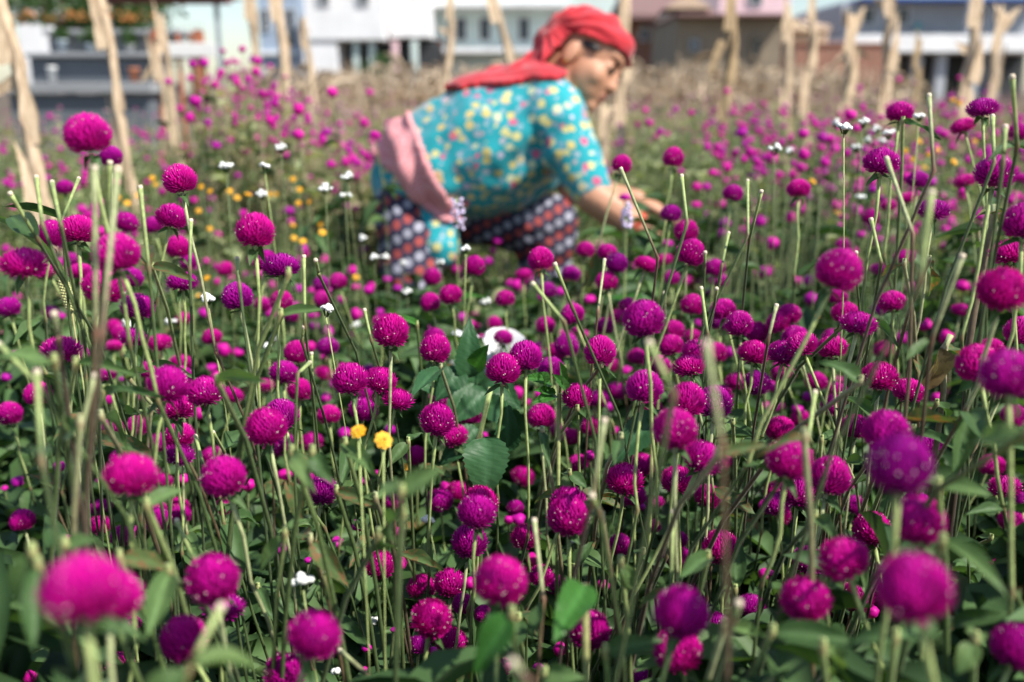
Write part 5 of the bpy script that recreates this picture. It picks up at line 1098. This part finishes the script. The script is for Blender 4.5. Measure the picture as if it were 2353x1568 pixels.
for i, (tc, tr, x, y, w) in enumerate(YE):
    vx, vy = tile(tc, tr, x, y); k = (vy - VH / 2) / FPX; big = w > 120
    d = min(4 * FPX * (0.0125 if not big else 0.0135) / w, (CH - 0.42) / max(0.05, SP + k * CP)); R = w / 4 / FPX * d / 2; c = W(vx, vy, d)
    if big: d = 0.60; R = w / 4 / FPX * d / 2; c = W(vx, vy, d)
    root = Vector((c.x + frr.gauss(0, .02), c.y + frr.gauss(0, .02), -0.015)); o = empty('orange_blossom', root)
    if big: lab = ('orange blossom tinged red' if x < 1000 else 'clear golden orange blossom') + ' on a thin stem in front of the dark leaves'
    else:
        best = min(LANDMARK, key=lambda q: (q[1] - c).length / q[2]); place = ('beside ' + best[0]) if (best[1] - c).length < best[2] * 1.3 else ('far back before the corn stalks' if vx > 1700 and vy < 500 else ("in the gap behind the woman's back" if vx < 900 and vy < 640 else 'among the magenta heads'))
        lab = 'tiny orange yellow blossom ' + place
    tag(o, lab, 'flower', 'orange blossoms: ' + lab)
    link('bloom', YM, o, mw=z_matrix(c - root, Vector((frr.gauss(0, .35), -0.9 + frr.gauss(0, .3), 0.8)), R * 1.0, frr.uniform(0, 6)))
    pts = [c.lerp(root, t / 6) for t in range(7)]; make_stem('stem', o, pts, 0.0006, 0.0009, 'stem_mass' if c.y > 1.2 else 'stem', node_at=2)
    for s in range(2):
        a = frr.uniform(0, 6.28); L = frr.uniform(0.02, 0.035); put_leaf(o, 'leaf', pts[2], pts[2] + Vector((math.cos(a), math.sin(a), .4)) * L, L * 0.4)
for (vx, vy, d, w, h, lab) in ((1050, 490, 1.5, 40, 70, 'lilac white flower spike on a leafy weed in front of the pink sash'), (1440, 495, 1.45, 32, 55, "small lilac white flower spike in front of the woman's forearm")):
    c = W(vx, vy, d); root = Vector((c.x, c.y, -0.015)); o = empty('lilac_weed', root); tag(o, lab, 'flower')
    pts = [c + Vector((0, 0, h / 2 / FPX * d)), c - Vector((0, 0, h / 2 / FPX * d))]; pts += [pts[1].lerp(root, k / 6) for k in range(1, 7)]
    make_stem('stem', o, pts, 0.001, 0.0024, 'stem', node_at=2)
    V = []; F = []; cv, cf = ICO1; r = random.Random(int(vx))
    for i in range(46):
        t = r.random(); p = pts[0].lerp(pts[1], t) - root + Vector((r.gauss(0, 1), r.gauss(0, 1), 0)).normalized() * w / 2 / FPX * d * r.uniform(0.5, 1) * (0.6 + 0.4 * t); k = len(V)
        for q in cv: V.append(p + Vector(q) * 0.0026)
        F += [tuple(int(z) + k for z in f_) for f_ in cf]
    link('flower_spike', mesh_from('flower_spike', [tuple(v) for v in V], F, [MAT['lilac_petal']]), o)
    for k in range(8):
        a = k * 2.4; p = pts[2 + k // 3]; put_leaf(o, 'bright', p, p + Vector((math.cos(a), math.sin(a) * .6, .25)) * 0.045, 0.022)

# ------------------------------------------------------------------ masses: undergrowth near, flower field behind
class Mass:
    def __init__(self): self.V = []; self.F = []; self.M = []; self.A = {'rnd': [], 'tip': [], 'along': [], 'node': [], 'rib': [], 'vein': []}; self.n = 0
    def add(self, V, F, mi, **at):
        k = len(V); self.V.append(V); self.F.append(F + self.n); self.M.append(np.full(len(F), mi)); self.n += k
        for q in self.A: self.A[q].append(np.broadcast_to(np.asarray(at.get(q, 0.0), dtype=np.float32), (k,)))
    def build(self, name, mats):
        return link(name, mesh_from(name, np.concatenate(self.V), np.concatenate(self.F), mats, np.concatenate(self.M), {k: np.concatenate(v) for k, v in self.A.items()}))
# simple leaf of 8 triangles
LT = []; LR = []
for t, w in ((0, .04), (.25, .8), (.55, 1.0), (.8, .6), (1, .02)):
    for s in (-1, 0, 1): LT.append((t, s * 0.5 * w, 0.22 * abs(s) * w - 0.3 * t * t)); LR.append(1.0 - abs(s))
LT = np.array(LT); LF = []
for i in range(4):
    for j in range(2): a = i * 3 + j; LF += [(a, a + 1, a + 4), (a, a + 4, a + 3)]
LF = np.array(LF); LR = np.array(LR)
def mass_leaf(ms, p, az, el, L, wid, roll, mi, rnd):
    x = np.array([math.cos(az) * math.cos(el), math.sin(az) * math.cos(el), math.sin(el)]); y = np.array([-math.sin(az), math.cos(az), 0.0]); z = np.cross(x, y)
    y2 = y * math.cos(roll) + z * math.sin(roll); z2 = np.cross(x, y2)
    ms.add(p + LT[:, :1] * L * x + LT[:, 1:2] * wid * y2 + LT[:, 2:3] * L * z2, LF, mi, rnd=rnd, rib=LR)
def mass_tube(ms, pts, r0, r1, mi, sides=4):
    n = len(pts); V = []; A = []
    for i, p in enumerate(pts):
        t = i / (n - 1); r = r0 + (r1 - r0) * t
        for k in range(sides): w = 2 * math.pi * k / sides; V.append((p[0] + r * math.cos(w), p[1] + r * math.sin(w), p[2])); A.append(1 - t)
    F = []
    for i in range(n - 1):
        for k in range(sides): a = i * sides + k; b = i * sides + (k + 1) % sides; F += [(a, b, b + sides), (a, b + sides, a + sides)]
    ms.add(np.array(V), np.array(F), mi, along=np.array(A))
def mass_head(ms, p, R, hw, mi, rnd, sub):
    V, F = sub; n = np.linalg.norm(V, axis=1)
    jag = 1 + 0.10 * rng.standard_normal(len(V)); ms.add(p + V * jag[:, None] * np.array([R, R, R * hw]), F, mi, rnd=rnd, tip=np.clip(0.55 + 0.25 * rng.standard_normal(len(V)), 0.2, 0.9))
# near undergrowth
def canopy(x, y):
    vx = x / y * FPX + VW / 2
    base = 0.50 if vx < 900 else (0.46 if vx < 1450 else 0.60)
    if y > 2.4: base += min(0.2, (y - 2.4) * 0.08)
    return base + 0.06 * mnoise.noise(Vector((x * 1.3, y * 1.3, 5)))
def local_top(x, y):
    # foliage stands a hand's breadth below the heads around it
    q = (HX - x) ** 2 + (HY - y) ** 2; m = q < 0.10 ** 2
    if m.sum() < 1: return 0.36 if y < 1.4 else canopy(x, y) - 0.06
    return min(0.62, float(np.min(HZ[m])) * 0.7 + float(np.mean(HZ[m])) * 0.3 - 0.055)
def near_woman(x, y):
    vx = x / y * FPX + VW / 2
    return (820 < vx < 1640 and y < 2.75)
ms = Mass(); r = random.Random(77)
for i in range(52000):
    y = r.uniform(0.36, 1.5) if i < 42000 else r.uniform(1.4, 2.3); x = r.uniform(-1, 1) * (0.60 * y + 0.38)
    top = local_top(x, y)
    z = top - 0.34 * r.random() ** 1.35 + 0.03 * mnoise.noise(Vector((x * 9, y * 9, 1)))
    if z < 0.05: continue
    L = r.uniform(0.04, 0.085); az = r.uniform(0, 6.28)
    if hides_head(x + math.cos(az) * L * 0.5, y + math.sin(az) * L * 0.5, z, L * 0.42, 0.35): continue
    mass_leaf(ms, np.array([x, y, z]), az, r.uniform(-0.7, 0.6), L, L * r.uniform(0.3, 0.44), r.gauss(0, 0.5), 0 if r.random() < 0.5 else 2, r.random())
for i in range(300):
    y = r.uniform(0.35, 2.2); x = r.uniform(-1, 1) * (0.60 * y + 0.12); h = r.uniform(0.25, 0.46); dx, dy = r.gauss(0, .06), r.gauss(0, .06)
    if stem_cost([Vector((x + dx, y + dy, h)), Vector((x + dx * .5, y + dy * .6, h * .55)), Vector((x, y, 0))]) > 0.4: continue
    mass_tube(ms, [(x + dx, y + dy, h), (x + dx * .5, y + dy * .6, h * .55), (x, y, -0.01)], 0.0010, 0.0013, 1)
u = ms.build('undergrowth', [MAT['leaf_mass'], MAT['stem_mass'], MAT['leaf_mid']]); tag(u, 'tangled green leaves and stems filling the flower bed under the heads', 'undergrowth', None, 'stuff')
# field behind
ms = Mass(); r = random.Random(99)
for f in REST:
    c, lean, me, hw, base, L1, root, R = grow(f, False)
    mass_head(ms, np.array(c), R, hw, 0, r.random(), ICO2)
    mass_tube(ms, [tuple(base), tuple(base - lean * L1), tuple(root)], 0.0013, 0.002, 2)
    for k in range(2): mass_leaf(ms, np.array(base - lean * L1), r.uniform(0, 6.28), r.uniform(-.2, .6), 0.045, 0.016, r.gauss(0, .4), 1, r.random())
def plant(x, y, zt, heads, far):
    if heads and not hides_head(x, y, zt, 0.012):
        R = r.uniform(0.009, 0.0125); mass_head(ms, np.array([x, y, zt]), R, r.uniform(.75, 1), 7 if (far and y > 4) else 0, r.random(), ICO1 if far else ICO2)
    dx, dy = r.gauss(0, .05), r.gauss(0, .05); mass_tube(ms, [(x, y, zt), (x + dx * .5, y + dy * .5, zt * .6), (x + dx, y + dy, -0.01)], 0.0013, 0.0022, 3 if far else 2, 3)
    for k in range(5):
        z = zt * r.uniform(0.35, 0.92); L = r.uniform(.035, .06); t = 1 - z / zt
        if y < 2.6 and hides_head(x + dx * t, y + dy * t, z, L * 0.6): continue
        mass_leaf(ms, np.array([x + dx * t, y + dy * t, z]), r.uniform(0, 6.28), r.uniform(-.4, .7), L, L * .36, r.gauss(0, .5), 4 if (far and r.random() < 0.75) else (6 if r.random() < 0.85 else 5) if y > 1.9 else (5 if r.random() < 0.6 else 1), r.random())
for i in range(5600):                                           # middle distance
    y = 1.45 + 2.8 * r.random() ** 0.8; x = r.uniform(-1, 1) * (0.60 * y + 0.5); zt = canopy(x, y) + r.gauss(0, 0.05)
    vx = x / y * FPX + VW / 2
    if near_woman(x, y): zt = min(zt, 0.36 + 0.10 * r.random())
    heads = r.random() < (0.42 if vx > 1600 else 0.14) and y > 1.9
    plant(x, y, zt, heads, False)
for i in range(220):                                            # plants beyond the sides of the frame, beside the near bed
    y = r.uniform(0.4, 1.6); x = r.choice((-1, 1)) * (0.56 * y + 0.06 + 0.5 * r.random()); plant(x, y, r.uniform(0.42, 0.68), True, False)
for i in range(700):                                            # taller clump behind, left of the woman
    y = r.uniform(2.6, 4.2); vx = r.uniform(480, 900); x = (vx - VW / 2) / FPX * y; zt = 0.62 + 0.30 * math.exp(-((vx - 580) / 150) ** 2) * r.uniform(0.4, 1) + r.gauss(0, .05)
    plant(x, y, zt, r.random() < 0.55, r.random() < 0.7)
for i in range(5700):                                           # far field, to where the stalks and walls begin
    y = 4.0 + 9.5 * r.random() ** 0.85; x = r.uniform(-1, 1) * (0.58 * y + 0.7); vx = x / y * FPX + VW / 2
    if vx < 480 and y > 6.3: continue
    zt = 0.70 + 0.07 * mnoise.noise(Vector((x, y, 2))) + r.gauss(0, .05) + (0.02 if vx > 1500 else -0.06 if vx < 400 else 0)
    plant(x, y, zt, r.random() < 0.5, True)
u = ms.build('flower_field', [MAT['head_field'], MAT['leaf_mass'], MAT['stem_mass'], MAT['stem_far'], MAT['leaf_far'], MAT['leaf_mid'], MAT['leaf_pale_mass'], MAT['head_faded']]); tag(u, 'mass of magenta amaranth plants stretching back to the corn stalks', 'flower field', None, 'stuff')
# distant rows of dry corn straw
ms = Mass(); r = random.Random(5)
for i in range(1500):
    y = r.uniform(9.5, 14.5); vx = r.choice((r.uniform(690, 1300), r.uniform(1430, 1960), r.uniform(520, 2100))); x = (vx - VW / 2) / FPX * y
    h = r.uniform(0.70, 1.10); dx = r.gauss(0, .10); mass_tube(ms, [(x, y, 0), (x + dx * .4, y, h * .5), (x + dx, y + r.gauss(0, .05), h)], 0.012, 0.006, 0, 4)
    for k in range(3): z = h * r.uniform(.4, 1); mass_leaf(ms, np.array([x + dx * z / h, y, z]), r.uniform(0, 6.28), r.uniform(-.8, .9), r.uniform(.15, .30), r.uniform(.012, .026), r.gauss(0, .6), 0, r.random())
u = ms.build('corn_stubble', [MAT['straw']]); tag(u, 'far rows of dry broken corn straw in front of the houses', 'corn stubble', None, 'stuff')
